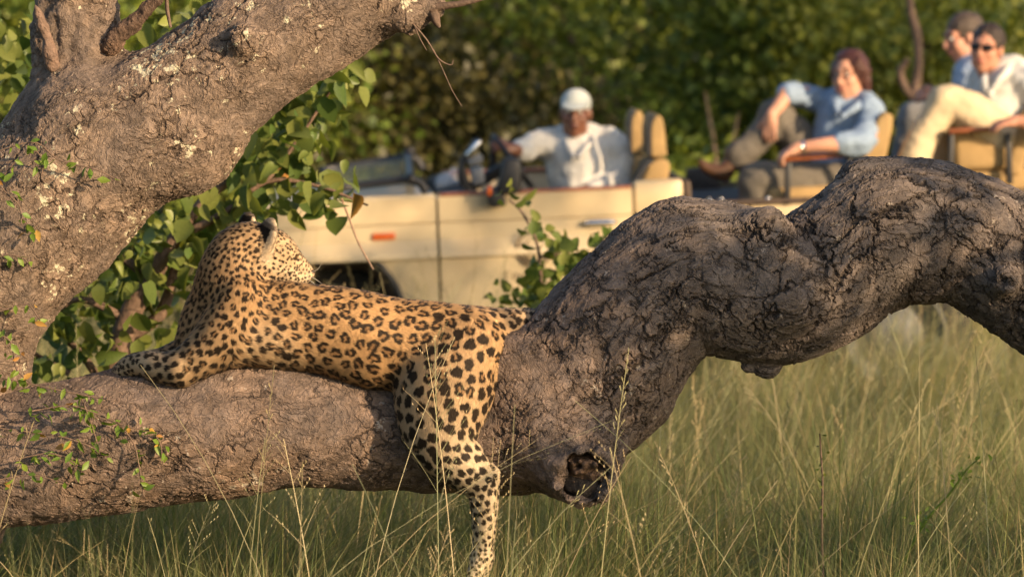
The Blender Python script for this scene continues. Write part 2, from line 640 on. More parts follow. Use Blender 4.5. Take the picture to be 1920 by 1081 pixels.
def bark_coords(me, rows):
    """coordinates that follow the growth of a limb: along it, and round it"""
    q = resample(rows, 10)
    X = vco(me)
    L = np.r_[0, np.cumsum(np.linalg.norm(np.diff(q[:, :3], axis=0), axis=1))]
    kd_ = kdtree.KDTree(len(q))
    for i_, p_ in enumerate(q): kd_.insert(p_[:3], i_)
    kd_.balance()
    ix = np.array([kd_.find(p_)[1] for p_ in X.tolist()])
    T = np.gradient(q[:, :3], axis=0); T /= np.linalg.norm(T, axis=1)[:, None]
    d = X - q[ix, :3]
    al = (d * T[ix]).sum(1)
    d = d - T[ix] * al[:, None]
    U = np.array([0, 1.0, 0]); W = np.cross(T[ix], U); W /= np.linalg.norm(W, axis=1)[:, None]
    Bc = np.stack([L[ix] + al, (d * U).sum(1), (d * W).sum(1)], 1)
    at = me.attributes.new('bark_co', 'FLOAT_VECTOR', 'POINT')
    at.data.foreach_set('vector', Bc.astype(np.float32).ravel())


s = SDF(0.0065)
up_rows = [(1010, -275, 110, 100), (860, -170, 90, 112), (700, -57, 75, 115), (533, 60, 62, 116), (400, 150, 60, 120), (300, 225, 65, 130), (190, 298, 75, 140),
            (85, 390, 90, 160), (-25, 500, 105, 165), (-92, 620, 115, 163), (-120, 800, 120, 172), (-165, 1050, 140, 160), (-190, 1300, 150, 185), (-200, 1450, 150, 240)]
s.chain(L4(up_rows), k=0.03, n=8)
s.chain(L4([(130, 250, 120, 110), (152, 165, 128, 92), (148, 70, 128, 80), (138, -60, 120, 70), (125, -150, 115, 66)]), k=0.09, n=6)
s.ball(P(352, 268, Y0 + 50 * S0), 88 * S0, k=0.09)
s.ball(P(150, 225, Y0 + 40 * S0), 80 * S0, k=0.09)
# boss round the old knot
s.chain(L4([(466, 84, -40, 40), (458, 76, -62, 30)]), k=0.04)
s.ball(P(456, 74, Y0 - 96 * S0), 11 * S0, k=0.014, sub=True)
# swelling at the end of the limb by the twig
s.chain(L4([(770, 20, 20, 40), (812, 12, 10, 24)]), k=0.05)
me = s.mesh('trunk')
displace(me, [(0.012, 6, 1), (0.006, 14, 2)])
X_ = vco(me); N_ = vnormals(me)
near_ = np.exp(-(np.linalg.norm((X_ - P(150, 60, Y0 + 120 * S0)) * np.array([1, 1, .6]), axis=1) / .16) ** 4)
X_ = X_ + N_ * (near_ * (.020 * vnoise(X_ * np.array([1, 1, .45]), 22, 93) + .012 * vnoise(X_, 50, 94)))[:, None]
me.vertices.foreach_set('co', X_.astype(np.float32).ravel()); me.update()
bark_coords(me, L4(up_rows))
trunk = tchild(link('trunk', me, M['bark_up']))

s = SDF(0.0056)
low = [(-330, 930, 60, 150), (-200, 888, 45, 132), (0, 864, 25, 124), (150, 842, 10, 130), (300, 815, 0, 134), (420, 800, 0, 132), (540, 786, 0, 124),
       (680, 802, 0, 112), (800, 815, 0, 104), (900, 815, 0, 108), (985, 795, 5, 128), (1050, 760, 10, 148), (1115, 695, 15, 156), (1195, 590, 20, 142), (1265, 528, 25, 143),
       (1340, 520, 30, 142), (1410, 538, 35, 138), (1480, 545, 40, 132), (1545, 520, 45, 130), (1605, 475, 50, 131), (1672, 438, 55, 140), (1735, 436, 60, 136), (1795, 444, 62, 127),
       (1850, 466, 65, 126), (1955, 522, 70, 134), (2095, 605, 80, 148), (2300, 780, 90, 165), (2480, 1150, 95, 185), (2540, 1480, 95, 205)]
s.chain(L4(low), k=0.03, n=6)
# burls and swellings
s.ball(P(1275, 440, Y0 + 10 * S0), 62 * S0, k=0.06)
s.chain(L4([(1610, 335, 40, 36), (1640, 330, 45, 34), (1672, 335, 50, 30)]), k=0.035)
s.chain(L4([(1030, 800, -60, 90), (1080, 850, -95, 72)]), k=0.08)
s.chain(L4([(1066, 838, -80, 96), (1080, 860, -112, 82), (1090, 882, -146, 66)]), k=0.05)
for (x_, y_, r_) in ((1097, 890, 44), (1112, 878, 26), (1078, 902, 30), (1104, 908, 28), (1086, 872, 24)):
    s.chain(L4([(x_ + 3, y_ + 6, -250, r_ * 1.25), (x_ + 1, y_ + 2, -185, r_ * 1.02), (x_ - 3, y_ - 3, -152, r_ * .8)]), k=0.008, sub=True)
s.chain(L4([(1020, 800, -118, 14), (1040, 862, -150, 15), (1052, 912, -140, 13)]), k=0.03)
s.chain(L4([(1050, 806, -140, 12), (1110, 806, -136, 14), (1148, 846, -120, 12)]), k=0.03)
s.chain(L4([(1433, 655, 30, 30), (1436, 683, 25, 24)]), k=0.02)
s.ball(P(1405, 684, Y0 + 20 * S0), 10 * S0, k=0.02)
s.chain(L4([(1882, 520, -55, 34), (1886, 524, -78, 24)]), k=0.03)
s.ball(P(1878, 530, Y0 - 100 * S0), 12 * S0, k=0.01, sub=True)
s.chain(L4([(960, 690, -60, 60), (1010, 760, -90, 40)]), k=0.08)
s.chain(L4([(1440, 430, -60, 30), (1480, 560, -90, 36)]), k=0.1)
me = s.mesh('limb')
displace(me, [(0.009, 5, 11), (0.005, 12, 12), (0.003, 26, 13)])
X_ = vco(me); N_ = vnormals(me)
near_ = np.exp(-(np.linalg.norm(X_ - P(1095, 885, Y0 - 165 * S0), axis=1) / .11) ** 2)
X_ = X_ + N_ * (near_ * (.016 * vnoise(X_, 30, 91) + .010 * vnoise(X_, 65, 92)))[:, None]
me.vertices.foreach_set('co', X_.astype(np.float32).ravel()); me.update()
bark_coords(me, L4(low))
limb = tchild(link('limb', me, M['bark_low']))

# broken stub on the near face: torn wood inside the collar
def stub_ring(name, rows, mat, amp=0.006, vox=0.005, k=0.01):
    q = SDF(vox)
    for r in rows: q.chain(L4(r), k=k)
    m = q.mesh(name)
    displace(m, [(amp, 25, 5), (amp * 0.6, 60, 6)])
    return tchild(link(name, m, mat))


rk = np.random.default_rng(17)
rows_ = [[(1094, 884, -98, 50), (1094, 880, -112, 44)]]
for _ in range(26):
    a_ = rk.uniform(0, 2 * math.pi); q_ = rk.random() ** .5 * 36
    x_, y_ = 1096 + q_ * math.cos(a_), 884 + q_ * math.sin(a_) * .9
    ln_ = rk.uniform(4, 26) * (1.2 if y_ < 884 else .35)
    rows_.append([(x_, y_, -146, rk.uniform(6, 12)), (x_ + rk.normal(0, 4), y_ + rk.normal(2, 4), -156 - ln_, rk.uniform(1.5, 4))])
stub_ring('broken_heartwood', rows_, M['wood_raw'], 0.004, 0.0035)
stub_ring('rotten_core', [[(1072, 905, -146, 18), (1092, 914, -148, 20), (1112, 908, -146, 16)]], M['wood_dark'], 0.008)
stub_ring('dead_spike', [[(98, 122, 40, 15), (88, 70, 30, 11), (76, 40, 26, 8), (66, 8, 22, 3)]], M['wood_dead'], 0.006)
stub_ring('side_branch', [[(206, 88, 70, 18), (232, 60, 55, 14), (262, 32, 45, 12), (296, -5, 40, 10), (330, -40, 35, 8)]], M['bark_dead'], 0.006)
tw = Tubes()
tw.tube(L4([(800, 18, 0, 14), (830, 12, -10, 8), (870, 6, -20, 6), (930, -10, -25, 4)]), 7)
tw.tube(L4([(812, 20, -5, 12), (818, 40, -8, 8), (824, 52, -8, 3)]), 6)
tchild(tw.build('twig', M['twig']))
tw = Tubes()
tw.tube(L4([(312, -10, 40, 4), (314, 20, 40, 4), (320, 52, 40, 3)]), 5)
tchild(tw.build('twig', M['twig']))
tw = Tubes()
tw.tube(L4([(770, 40, -10, 2.0), (800, 75, -12, 1.8), (822, 110, -14, 1.5), (845, 122, -15, 1.2), (850, 112, -15, 1.0)]), 5)
tw.tube(L4([(812, 92, -12, 1.4), (832, 135, -14, 1.2), (848, 170, -14, 1.0), (866, 200, -14, 0.8)]), 5)
tw.tube(L4([(776, 45, -10, 1.5), (786, 70, -14, 1.2), (800, 95, -20, 0.8)]), 5)
tchild(tw.build('dry_tendril', M['twig']))

# ----------------------------------------------------------------- leopard
leo = empty('leopard', (-0.45, 12.0, 1.2))
tag(leo, 'spotted leopard lying along the limb with one hind leg hanging down', 'leopard')


def lchild(o):
    o.parent = leo
    o.matrix_parent_inverse = Matrix.Translation(leo.location).inverted()
    return o


# attributes per control point: spot spacing (px), rosette 0..1, cream 0..1, hair length (m)
LEO = []


def lchain(rows, attrs, k=26, sq=1.0, n=5, order=1):
    LEO.append(('c', np.array(rows, float), np.array(attrs, float), k, sq, n))


def lell(c, rad, axes, attr, k=20):
    LEO.append(('e', np.array(c, float), np.array(rad, float), axes, np.array(attr, float), k))


# torso, head end first so that the coat runs backwards
lchain([(440, 540, -5, 56), (478, 585, -22, 66), (560, 601, -37, 69), (650, 621, -44, 79), (740, 645, -47, 84), (818, 654, -47, 86), (880, 656, -38, 74)],
       [(16, .1, .0, .011), (20, .5, .0, .012), (28, .9, .0, .012), (33, 1, .0, .012), (36, 1, .0, .012), (35, .8, .0, .012), (34, .5, .05, .012)], k=30)
# belly hanging onto the limb
lchain([(520, 640, -55, 34), (600, 655, -66, 34), (690, 682, -76, 34)], [(30, .6, .75, .022), (34, .9, .35, .016), (36, .9, .25, .014)], k=40)
lchain([(430, 640, -66, 44), (480, 640, -68, 42), (540, 642, -64, 38)], [(22, .4, .45, .020), (25, .6, .4, .020), (28, .8, .45, .020)], k=36)
# shoulder blade and near foreleg
lchain([(452, 560, -62, 40), (428, 610, -72, 47), (392, 655, -82, 42), (342, 690, -92, 31)],
       [(20, .4, .0, .011), (22, .45, .1, .012), (24, .35, .25, .014), (25, .1, .4, .014)], k=26)
lchain([(334, 692, -92, 28), (300, 688, -80, 27), (268, 682, -62, 22), (243, 686, -40, 19), (228, 694, -22, 14)],
       [(24, 0, .45, .012), (22, 0, .6, .011), (17, 0, .75, .009), (14, 0, .85, .008), (12, 0, .9, .007)], k=16)
lchain([(246, 690, -50, 12), (230, 697, -36, 10), (224, 703, -26, 8)], [(13, 0, .9, .007)] * 3, k=8)
lchain([(238, 690, -30, 12), (222, 694, -14, 10), (218, 702, -4, 8)], [(13, 0, .9, .007)] * 3, k=8)
# brisket and far foreleg
lchain([(436, 520, 5, 52), (404, 590, 5, 58), (372, 645, -10, 42)], [(15, .0, .1, .013), (17, .1, .15, .014), (20, .1, .3, .014)], k=30)
lchain([(405, 610, 45, 42), (365, 655, 58, 36), (320, 674, 55, 27), (275, 682, 30, 21), (246, 692, 15, 16)], [(27, .2, .4, .012)] * 3 + [(20, 0, .7, .010)] * 2, k=20)
# neck
lchain([(462, 462, 8, 44), (442, 480, 5, 50), (432, 515, 2, 54), (440, 550, -5, 56)], [(13, 0, .15, .011), (13.5, 0, .2, .013), (14, 0, .12, .013), (15, .05, .0, .012)], k=26)
# skull, brow, cheeks, muzzle (nose to the right, away from the camera)
lchain([(580, 512, 48, 10), (567, 500, 40, 14), (548, 486, 29, 20), (518, 469, 14, 35), (484, 466, 12, 46)],
       [(8, 0, .5, .003), (8, 0, .35, .004), (8.5, 0, .4, .006), (9.5, 0, .4, .008), (12, 0, .3, .010)], k=12)
lchain([(568, 520, 44, 13), (546, 512, 34, 22), (512, 500, 12, 31), (490, 500, 0, 34)], [(8, 0, .9, .004), (8, 0, .85, .006), (9, 0, .8, .010), (11, 0, .7, .014)], k=10)
lchain([(562, 527, 46, 9), (540, 527, 36, 17), (510, 522, 20, 24)], [(9, 0, 1, .005), (9, 0, 1, .008), (10, 0, .9, .012)], k=10)
lchain([(506, 450, -4, 14), (532, 470, 8, 9), (550, 488, 22, 7)], [(8, 0, .45, .005)] * 3, k=10)
# hind leg hanging over the near side of the limb
lchain([(868, 662, -66, 80), (836, 722, -90, 92), (825, 782, -116, 77), (832, 832, -136, 60), (868, 872, -148, 45), (892, 894, -152, 36), (905, 918, -152, 29), (908, 945, -150, 25), (908, 975, -146, 22), (906, 1018, -140, 19), (902, 1048, -136, 20)],
       [(36, .5, .1, .012), (36, .3, .3, .011), (36, .08, .5, .010), (31, 0, .7, .010), (27, 0, .85, .009), (24, 0, .9, .008), (22, 0, .9, .008), (20, 0, .9, .007), (18, 0, .92, .007), (13, 0, .95, .006), (11, 0, .95, .006)], k=22)
lchain([(908, 896, -150, 24), (919, 890, -150, 17)], [(22, 0, .9, .008)] * 2, k=14)
lchain([(905, 1040, -140, 19), (893, 1068, -150, 15), (886, 1080, -156, 11)], [(11, 0, .95, .006)] * 3, k=8)
lchain([(910, 1045, -130, 15), (905, 1072, -134, 12), (902, 1084, -140, 9)], [(11, 0, .95, .006)] * 3, k=8)
# far hind leg
lchain([(880, 655, 10, 70), (850, 720, 100, 58), (846, 790, 132, 40), (800, 830, 140, 26), (770, 850, 142, 20), (750, 852, 142, 18)], [(36, .4, .2, .012)] * 3 + [(24, 0, .8, .01)] * 3, k=24)
# tail going down behind the limb
lchain([(892, 630, -22, 50), (934, 622, -12, 43), (970, 609, 4, 29), (1002, 600, 38, 17), (1036, 632, 105, 14), (1040, 700, 155, 13), (1010, 790, 160, 13), (960, 830, 150, 14)],
       [(30, .4, .1, .012), (27, .2, .3, .012), (23, .1, .55, .012), (20, 0, .7, .012), (22, .2, .6, .012), (24, .3, .5, .012), (24, .3, .5, .012), (24, 0, .3, .012)], k=20)


def ear_axes(n, up):
    n = np.array(n, float); n /= np.linalg.norm(n)
    u = np.array(up, float); u -= n * (u @ n); u /= np.linalg.norm(u)
    return np.array([np.cross(u, n), n, u])


EAR1 = ear_axes((-0.62, -0.75, 0.2), (0.33, -0.1, 1))
EAR2 = ear_axes((-0.5, -0.8, 0.15), (0.1, 0.1, 1))
lell((499, 445, -20), (24, 7, 38), EAR1, (60, 0, .6, .004), k=9)
lell((464, 423, 44), (19, 7, 25), EAR2, (60, 0, .6, .004), k=9)

s = SDF(0.0048)
segs = []
for it in LEO:
    if it[0] == 'c':
        rows, at, k, sq, n = it[1:]
        pts = L4(rows)
        s.chain(pts, k=k * S0, n=n, sq=sq)
        q = resample(pts, n) if len(pts) > 2 else pts
        tt = np.linspace(0, len(rows) - 1, len(q))
        a = np.stack([np.interp(tt, np.arange(len(rows)), at[:, c]) for c in range(4)], 1) * np.array([.83, 1, 1, .95])
        for i in range(len(q) - 1):
            segs.append((q[i], q[i + 1], a[i], a[i + 1]))
    else:
        c, rad, axes, at, k = it[1:]
        cw = P(c[0], c[1], Y0 + c[2] * S0)
        s.ell(cw, rad * S0, axes, k=k * S0)
# cups of the ears
for c, ax in (((503, 443, -9), EAR1), ((469, 421, 54), EAR2)):
    s.ell(P(c[0], c[1], Y0 + c[2] * S0), np.array((14, 7, 27)) * S0, ax, k=0.006, sub=True)
# eye socket, mouth line
s.ball(P(554, 483, Y0 + 12 * S0), 7 * S0, k=0.006, sub=True)
body_me = s.mesh('body')


def leo_attrs(X):
    """blend the chain attributes and the lie of the coat at points X"""
    W = np.zeros(len(X)); A = np.zeros((len(X), 4)); T = np.zeros((len(X), 3))
    dm = np.full(len(X), 9.0)
    ds = []
    for a, b, a0, a1 in segs:
        ab = b[:3] - a[:3]
        t = np.clip(((X - a[:3]) @ ab) / max(ab @ ab, 1e-9), 0, 1)
        d = np.linalg.norm(X - (a[:3] + t[:, None] * ab), axis=1) - (a[3] + (b[3] - a[3]) * t)
        dm = np.minimum(dm, d)
        ds.append((d, t))
    for (a, b, a0, a1), (d, t) in zip(segs, ds):
        wgt = np.exp(-np.maximum(d - dm, 0) / 0.014)
        ab = b[:3] - a[:3]
        W += wgt
        A += wgt[:, None] * (a0 + (a1 - a0) * t[:, None])
        T += wgt[:, None] * (ab / (np.linalg.norm(ab) + 1e-9))
    return A / W[:, None], T


def tri_sample(me, n):
    me.calc_loop_triangles()
    tv = np.empty(len(me.loop_triangles) * 3, np.int32)
    me.loop_triangles.foreach_get('vertices', tv)
    tv = tv.reshape(-1, 3)
    V, N = vco(me), vnormals(me)
    ar = np.linalg.norm(np.cross(V[tv[:, 1]] - V[tv[:, 0]], V[tv[:, 2]] - V[tv[:, 0]]), axis=1)
    cdf = np.cumsum(ar) / ar.sum()
    f = tv[np.minimum(np.searchsorted(cdf, rng.random(n)), len(tv) - 1)]
    u, v = rng.random(n), rng.random(n)
    sw = u + v > 1
    u[sw], v[sw] = 1 - u[sw], 1 - v[sw]
    b = np.stack([1 - u - v, u, v], 1)[:, :, None]
    X = (V[f] * b).sum(1)
    Nn = (N[f] * b).sum(1)
    Nn /= np.linalg.norm(Nn, axis=1)[:, None]
    return X, Nn


# spot centres: blue-noise over the coat, packed by the local spacing
cx, cn = tri_sample(body_me, 34000)
ca, ct_ = leo_attrs(cx)
acc, accr = np.zeros((6000, 3)), np.zeros(6000)
na = 0
keep = []
for q in range(len(cx)):
    r = ca[q, 0] * S0 * 0.74
    if na:
        dd = ((acc[:na] - cx[q]) ** 2).sum(1)
        if (dd < (0.5 * (accr[:na] + r)) ** 2).any(): continue
    acc[na] = cx[q]; accr[na] = r
    na += 1
    keep.append(q)
    if na >= 5999: break
keep = np.array(keep)
for _ in range(4):                      # even the packing out
    kk = kdtree.KDTree(len(keep))
    for q, p_ in enumerate(cx[keep]): kk.insert(p_, q)
    kk.balance()
    own = np.array([kk.find(p_)[1] for p_ in cx.tolist()])
    sm = np.zeros((len(keep), 3)); ct_n = np.bincount(own, minlength=len(keep))
    for a in range(3): sm[:, a] = np.bincount(own, cx[:, a], minlength=len(keep))
    cen = sm / np.maximum(ct_n, 1)[:, None]
    if _ == 0:
        ka = kdtree.KDTree(len(cx))
        for q, p_ in enumerate(cx): ka.insert(p_, q)
        ka.balance()
    keep = np.unique(np.array([ka.find(p_)[1] for p_ in cen.tolist()]))
SPX, SPA, SPN = cx[keep], ca[keep], cn[keep]
spt = ct_[keep]
spt -= SPN * (spt * SPN).sum(1)[:, None]
spt /= np.linalg.norm(spt, axis=1)[:, None] + 1e-9
spb = np.cross(SPN, spt)
rs = np.random.default_rng(21)
ns = len(keep)
SPH = rs.random((ns, 6)) * 2 * math.pi
SPU = rs.random((ns, 4))
kd = kdtree.KDTree(ns)
for q in range(ns): kd.insert(SPX[q], q)
kd.balance()
ROS = SPU[:, 0] < SPA[:, 1]


def coat(X, A):
    """albedo of the coat at points X"""
    nb = np.array([[r[1] for r in kd.find_n(p, 3)] for p in X.tolist()])
    dark = np.zeros(len(X)); inner = np.zeros(len(X))
    jit = vnoise(X, 190, 31)
    for c in range(3):
        q = nb[:, c]
        d = X - SPX[q]
        sp = SPA[q, 0] * S0
        x = (d * spt[q]).sum(1) / sp
        y = (d * spb[q]).sum(1) / sp
        z = (d * SPN[q]).sum(1) / sp
        th = np.arctan2(y, x)
        r = np.sqrt((x / (0.98 + .14 * SPU[q, 1])) ** 2 + y * y + 0.3 * z * z)
        ro = ROS[q]
        R0 = np.where(ro, 0.388, 0.388) * (1 + 0.11 * np.sin(2 * th + SPH[q, 0]) + 0.09 * np.sin(3 * th + SPH[q, 1]) + 0.07 * np.sin(5 * th + SPH[q, 2]))
        R0 = R0 * (0.88 + 0.22 * SPU[q, 2])
        rr = r * (1 + 0.09 * jit)
        out = np.clip((R0 - rr) / 0.05, 0, 1)
        ri = R0 * (0.36 + 0.10 * np.sin(2 * th + SPH[q, 3]))
        ins = np.clip((ri - rr) / 0.06, 0, 1)
        gap = np.clip((np.sin(3 * th + SPH[q, 4]) * 0.6 + np.sin(2 * th + SPH[q, 5]) * 0.6 - 0.72) / 0.25, 0, 1)
        rdark = out * (1 - ins) * (1 - gap)
        dk = np.where(ro, rdark, out)
        dark = np.maximum(dark, dk)
        inner = np.maximum(inner, np.where(ro, out * np.maximum(ins, gap * 0.8), 0))
    cr = np.clip(A[:, 2], 0, 1)[:, None]
    base = np.array([0.575, 0.345, 0.160]) * (1 - cr) + np.array([0.70, 0.57, 0.40]) * cr
    base = base * (1 + 0.10 * vnoise(X, 25, 41) + 0.08 * vnoise(X, 90, 42))[:, None]
    inn = inner[:, None] * 0.85
    base = base * (1 - inn) + np.array([0.38, 0.20, 0.085]) * inn
    dk = (dark * 0.97)[:, None]
    col = base * (1 - dk) + np.array([0.018, 0.012, 0.009]) * dk
    # ears: black backs with pale edges; pink-brown nose
    for c, ax, in (((499, 445, -20), EAR1), ((464, 423, 44), EAR2)):
        cw = P(c[0], c[1], Y0 + c[2] * S0)
        q = (X - cw) @ ax.T / S0
        on = (np.abs(q[:, 0]) < 24) & (np.abs(q[:, 2]) < 42) & (np.abs(q[:, 1]) < 9)
        back = on & (q[:, 1] > -2)
        blk = back & (q[:, 2] < 18) & (q[:, 2] > -34) & (q[:, 0] < 10)
        col[on] = (0.62, 0.48, 0.33)
        col[blk] = (0.014, 0.010, 0.009)
        tip = back & (q[:, 2] >= 18) & (q[:, 2] < 27)
        col[tip] = (0.20, 0.15, 0.11)
    nz = P(583, 513, Y0 + 52 * S0)
    dn = np.linalg.norm(X - nz, axis=1) / S0
    col[dn < 9] = (0.30, 0.13, 0.085)
    ey = P(553, 481, Y0 + 8 * S0)
    de = np.linalg.norm(X - ey, axis=1) / S0
    col[(de > 3) & (de < 6)] = (0.05, 0.035, 0.03)
    return col


bx = vco(body_me)
bA, _ = leo_attrs(bx)
set_col(body_me, coat(bx, bA))
ft = NT('leopard_skin')
fc = ft.n('Attribute', attribute_name='Col').outputs['Color']
M['leoskin'] = ft.done(ft.n('BsdfPrincipled', {'Base Color': fc, 'Roughness': 0.7, 'Specular IOR Level': 0.2}))
lbody = lchild(link('body', body_me, M['leoskin']))
# the fur
NH = 330000
hx, hn = tri_sample(body_me, NH)
hA, hT = leo_attrs(hx)
hT -= hn * (hT * hn).sum(1)[:, None]
hT /= np.linalg.norm(hT, axis=1)[:, None] + 1e-9
jt = rng.normal(0, 0.17, (NH, 3))
dirr = hT + hn * 0.45 + jt
dirr /= np.linalg.norm(dirr, axis=1)[:, None]
clp = np.stack([vnoise(hx, 60, 51), vnoise(hx, 60, 52), vnoise(hx, 60, 53)], 1)
ln = hA[:, 3] * (0.8 + 0.4 * rng.random(NH))
p1 = hx + dirr * (ln * 0.5)[:, None]
d2 = dirr * 1.0 - hn * 0.22 + clp * 0.35
d2 /= np.linalg.norm(d2, axis=1)[:, None]
p2 = p1 + d2 * (ln * 0.5)[:, None]
# colour each hair by where its visible half lies, so the markings stay crisp
xm = p1 * .4 + p2 * .6
xm = xm - hn * ((xm - hx) * hn).sum(1)[:, None]
hcol = coat(xm, hA) * (0.88 + 0.24 * rng.random(NH))[:, None]
HP = np.stack([hx - hn * 0.001, p1, p2], 1).reshape(-1, 3).astype(np.float32)
cu = bpy.data.hair_curves.new('fur')
cu.add_curves([3] * NH)
cu.position_data.foreach_set('vector', HP.ravel())
ra = cu.attributes.get('radius') or cu.attributes.new('radius', 'FLOAT', 'POINT')
ra.data.foreach_set('value', np.tile(np.array([0.00055, 0.00042, 0.00008], np.float32), NH))
for nm, arr in (('Col', np.hstack([hcol, np.ones((NH, 1))])), ):
    a = cu.attributes.new(nm, 'FLOAT_COLOR', 'CURVE')
    a.data.foreach_set('color', arr.astype(np.float32).ravel())
a = cu.attributes.new('nrm', 'FLOAT_VECTOR', 'CURVE')
nn = hn + 0.35 * dirr
nn /= np.linalg.norm(nn, axis=1)[:, None]
a.data.foreach_set('vector', nn.astype(np.float32).ravel())
ft = NT('leopard_fur')
fc = ft.n('Attribute', attribute_name='Col').outputs['Color']
fn = ft.n('Attribute', attribute_name='nrm').outputs['Vector']
M['leofur'] = ft.done(ft.n('BsdfPrincipled', {'Base Color': fc, 'Roughness': 0.6, 'Specular IOR Level': 0.18, 'Normal': fn, 'Sheen Weight': 0.05}))
cu.materials.append(M['leofur'])
fur = bpy.data.objects.new('fur', cu)
COL.objects.link(fur)
tag(lchild(fur), kind='stuff')
M['eye_amber'] = principled('amber_eye', (0.06, 0.035, 0.015), 0.1, 0.1, 90)
eb = bmesh.new()
bmesh.ops.create_uvsphere(eb, u_segments=12, v_segments=8, radius=5.0 * S0)
em = bpy.data.meshes.new('eye'); eb.to_mesh(em); eb.free()
e = link('eye', em, M['eye_amber']); e.location = P(552.5, 484, Y0 + 20 * S0); lchild(e)
M['whisker'] = principled('whisker', (0.75, 0.70, 0.62), 0.4, 0.05)
for (x0, y0, x1, y1, x2, y2) in ((568, 518, 586, 520, 604, 532), (566, 520, 588, 530, 598, 548), (570, 514, 594, 506, 604, 492)):
    tb = Tubes()
    tb.tube(L4([(x0, y0, 34, .5), (x1, y1, 22, .4), (x2, y2, 14, .2)]), 4, 3)
    lchild(tb.build('whisker', M['whisker']))

# ----------------------------------------------------------------- open safari vehicle
YV = 20.0
YAW, PITCH = R(4.0), R(2.0)       # nose a little nearer to the camera and a little lower
VO = P(1000, 640, YV)
VR = np.array(Matrix.Rotation(YAW, 3, 'Z') @ Matrix.Rotation(-PITCH, 3, 'Y'))
VRi = np.linalg.inv(VR)
CAMP = np.array([0, 0, HCAM])


def VL(px, py, yl=0.0):
    """photo pixel -> vehicle's own coordinates on the lengthwise plane yl metres in from its near side"""
    o = VRi @ (CAMP - VO)
    d = VRi @ (P(px, py, YV) - CAMP)
    return o + d * ((yl - o[1]) / d[1])


veh = empty('safari_vehicle', VO, Matrix(VR.tolist()).to_euler())
tag(veh, 'cream open safari vehicle with folded windscreen and raised tan passenger seats', 'vehicle')

M['cream'] = principled('cream_paint', (0.60, 0.478, 0.295), 0.38, 0.05, 6, 0.0, coat=0.25, dirt=(0.34, 0.245, 0.14))
M['black'] = principled('black_plastic', (0.018, 0.018, 0.02), 0.5, 0.2, 30, 0.2, 80)
M['black_metal'] = principled('black_metal', (0.022, 0.022, 0.025), 0.4, 0.2, 30)
M['dark_in'] = principled('cabin_lining', (0.035, 0.035, 0.037), 0.8, 0.3, 15, 0.3, 60)
M['wood_trim'] = principled('varnished_wood', (0.27, 0.085, 0.03), 0.35, 0.25, 18, 0.1, 60, coat=0.3)
M['tan'] = principled('tan_canvas', (0.36, 0.24, 0.105), 0.85, 0.12, 12, 0.3, 150)
M['strap'] = principled('grey_webbing', (0.03, 0.033, 0.04), 0.8, 0.15, 30, 0.3, 150)
M['chrome'] = principled('chrome', (0.7, 0.7, 0.72), 0.18, 0.05, 20, metal=1.0)
M['orange'] = principled('orange_lens', (0.55, 0.10, 0.012), 0.2, 0.1, 40, coat=0.5)
M['rubber'] = principled('tyre_rubber', (0.025, 0.024, 0.022), 0.9, 0.3, 25, 0.6, 60)
M['rim'] = principled('grey_wheel', (0.085, 0.09, 0.095), 0.6, 0.2, 20)
M['rail'] = principled('brown_rail', (0.075, 0.05, 0.035), 0.6, 0.3, 20)
M['ink'] = principled('brown_print', (0.10, 0.065, 0.03), 0.6, 0.1, 20)
M['grey_panel'] = principled('grey_plastic', (0.16, 0.17, 0.19), 0.4, 0.15, 25)
gm = NT('windscreen_glass')
gp = gm.n('BsdfPrincipled', {'Base Color': (0.55, 0.58, 0.5, 1), 'Roughness': 0.12, 'Alpha': 0.45})
M['glass'] = gm.done(gp)
pm = NT('clear_plastic')
M['clear'] = pm.done(pm.n('BsdfPrincipled', {'Base Color': (0.8, 0.82, 0.85, 1), 'Roughness': 0.15, 'Alpha': 0.42}))


def slab(name, poly, y0, y1, mat, parent, bevel=0.008, local=False):
    """outline in photo pixels on the plane y0, extruded into the vehicle to y1"""
    a = np.array([VL(p[0], p[1], y0) for p in poly]) if not local else np.array([[p[0], y0, p[1]] for p in poly])
    ar = 0.5 * np.sum(a[:, 0] * np.roll(a[:, 2], -1) - np.roll(a[:, 0], -1) * a[:, 2])
    if ar < 0: a = a[::-1]
    b = a.copy()
    a[:, 1], b[:, 1] = y0, y1
    n = len(a)
    bm = bmesh.new()
    va = [bm.verts.new(p) for p in a]
    vb = [bm.verts.new(p) for p in b]
    bm.faces.new(va)
    bm.faces.new(vb[::-1])
    for i in range(n):
        bm.faces.new((va[(i + 1) % n], va[i], vb[i], vb[(i + 1) % n]))
    bmesh.ops.recalc_face_normals(bm, faces=bm.faces)
    me = bpy.data.meshes.new(name)
    bm.to_mesh(me)
    bm.free()
    o = link(name, me, mat, parent)
    if bevel: add_bevel(o, bevel)
    return o


def vz(py, px=1000): return VL(px, py, 0)[2]
def vx(px, py=450, yl=0.0): return VL(px, py, yl)[0]


# side profile of the body (outward offset, height)
ZT, ZC, Z1, Z2, ZB = vz(360), vz(410), vz(445), vz(468), vz(700)
PROF = [(0.012, ZT), (0.0, ZT - 0.012), (0.0, ZC + 0.010), (0.014, ZC), (0.002, ZC - 0.010), (0.0, Z1 + 0.006), (-0.004, Z1), (-0.058, Z2 + 0.004), (-0.061, Z2 - 0.008), (-0.044, Z2 - 0.018), (-0.026, (Z2 + ZB) / 2), (0.0, ZB)]
GROUND = VRi @ (np.array([0, 20, 0.0]) - VO)
AX = [VL(*p)[[0, 2]] for p in ((478, 640), (490, 560), (516, 506), (556, 487), (688, 486), (724, 510), (750, 556), (764, 640))]
AX = np.array(AX)


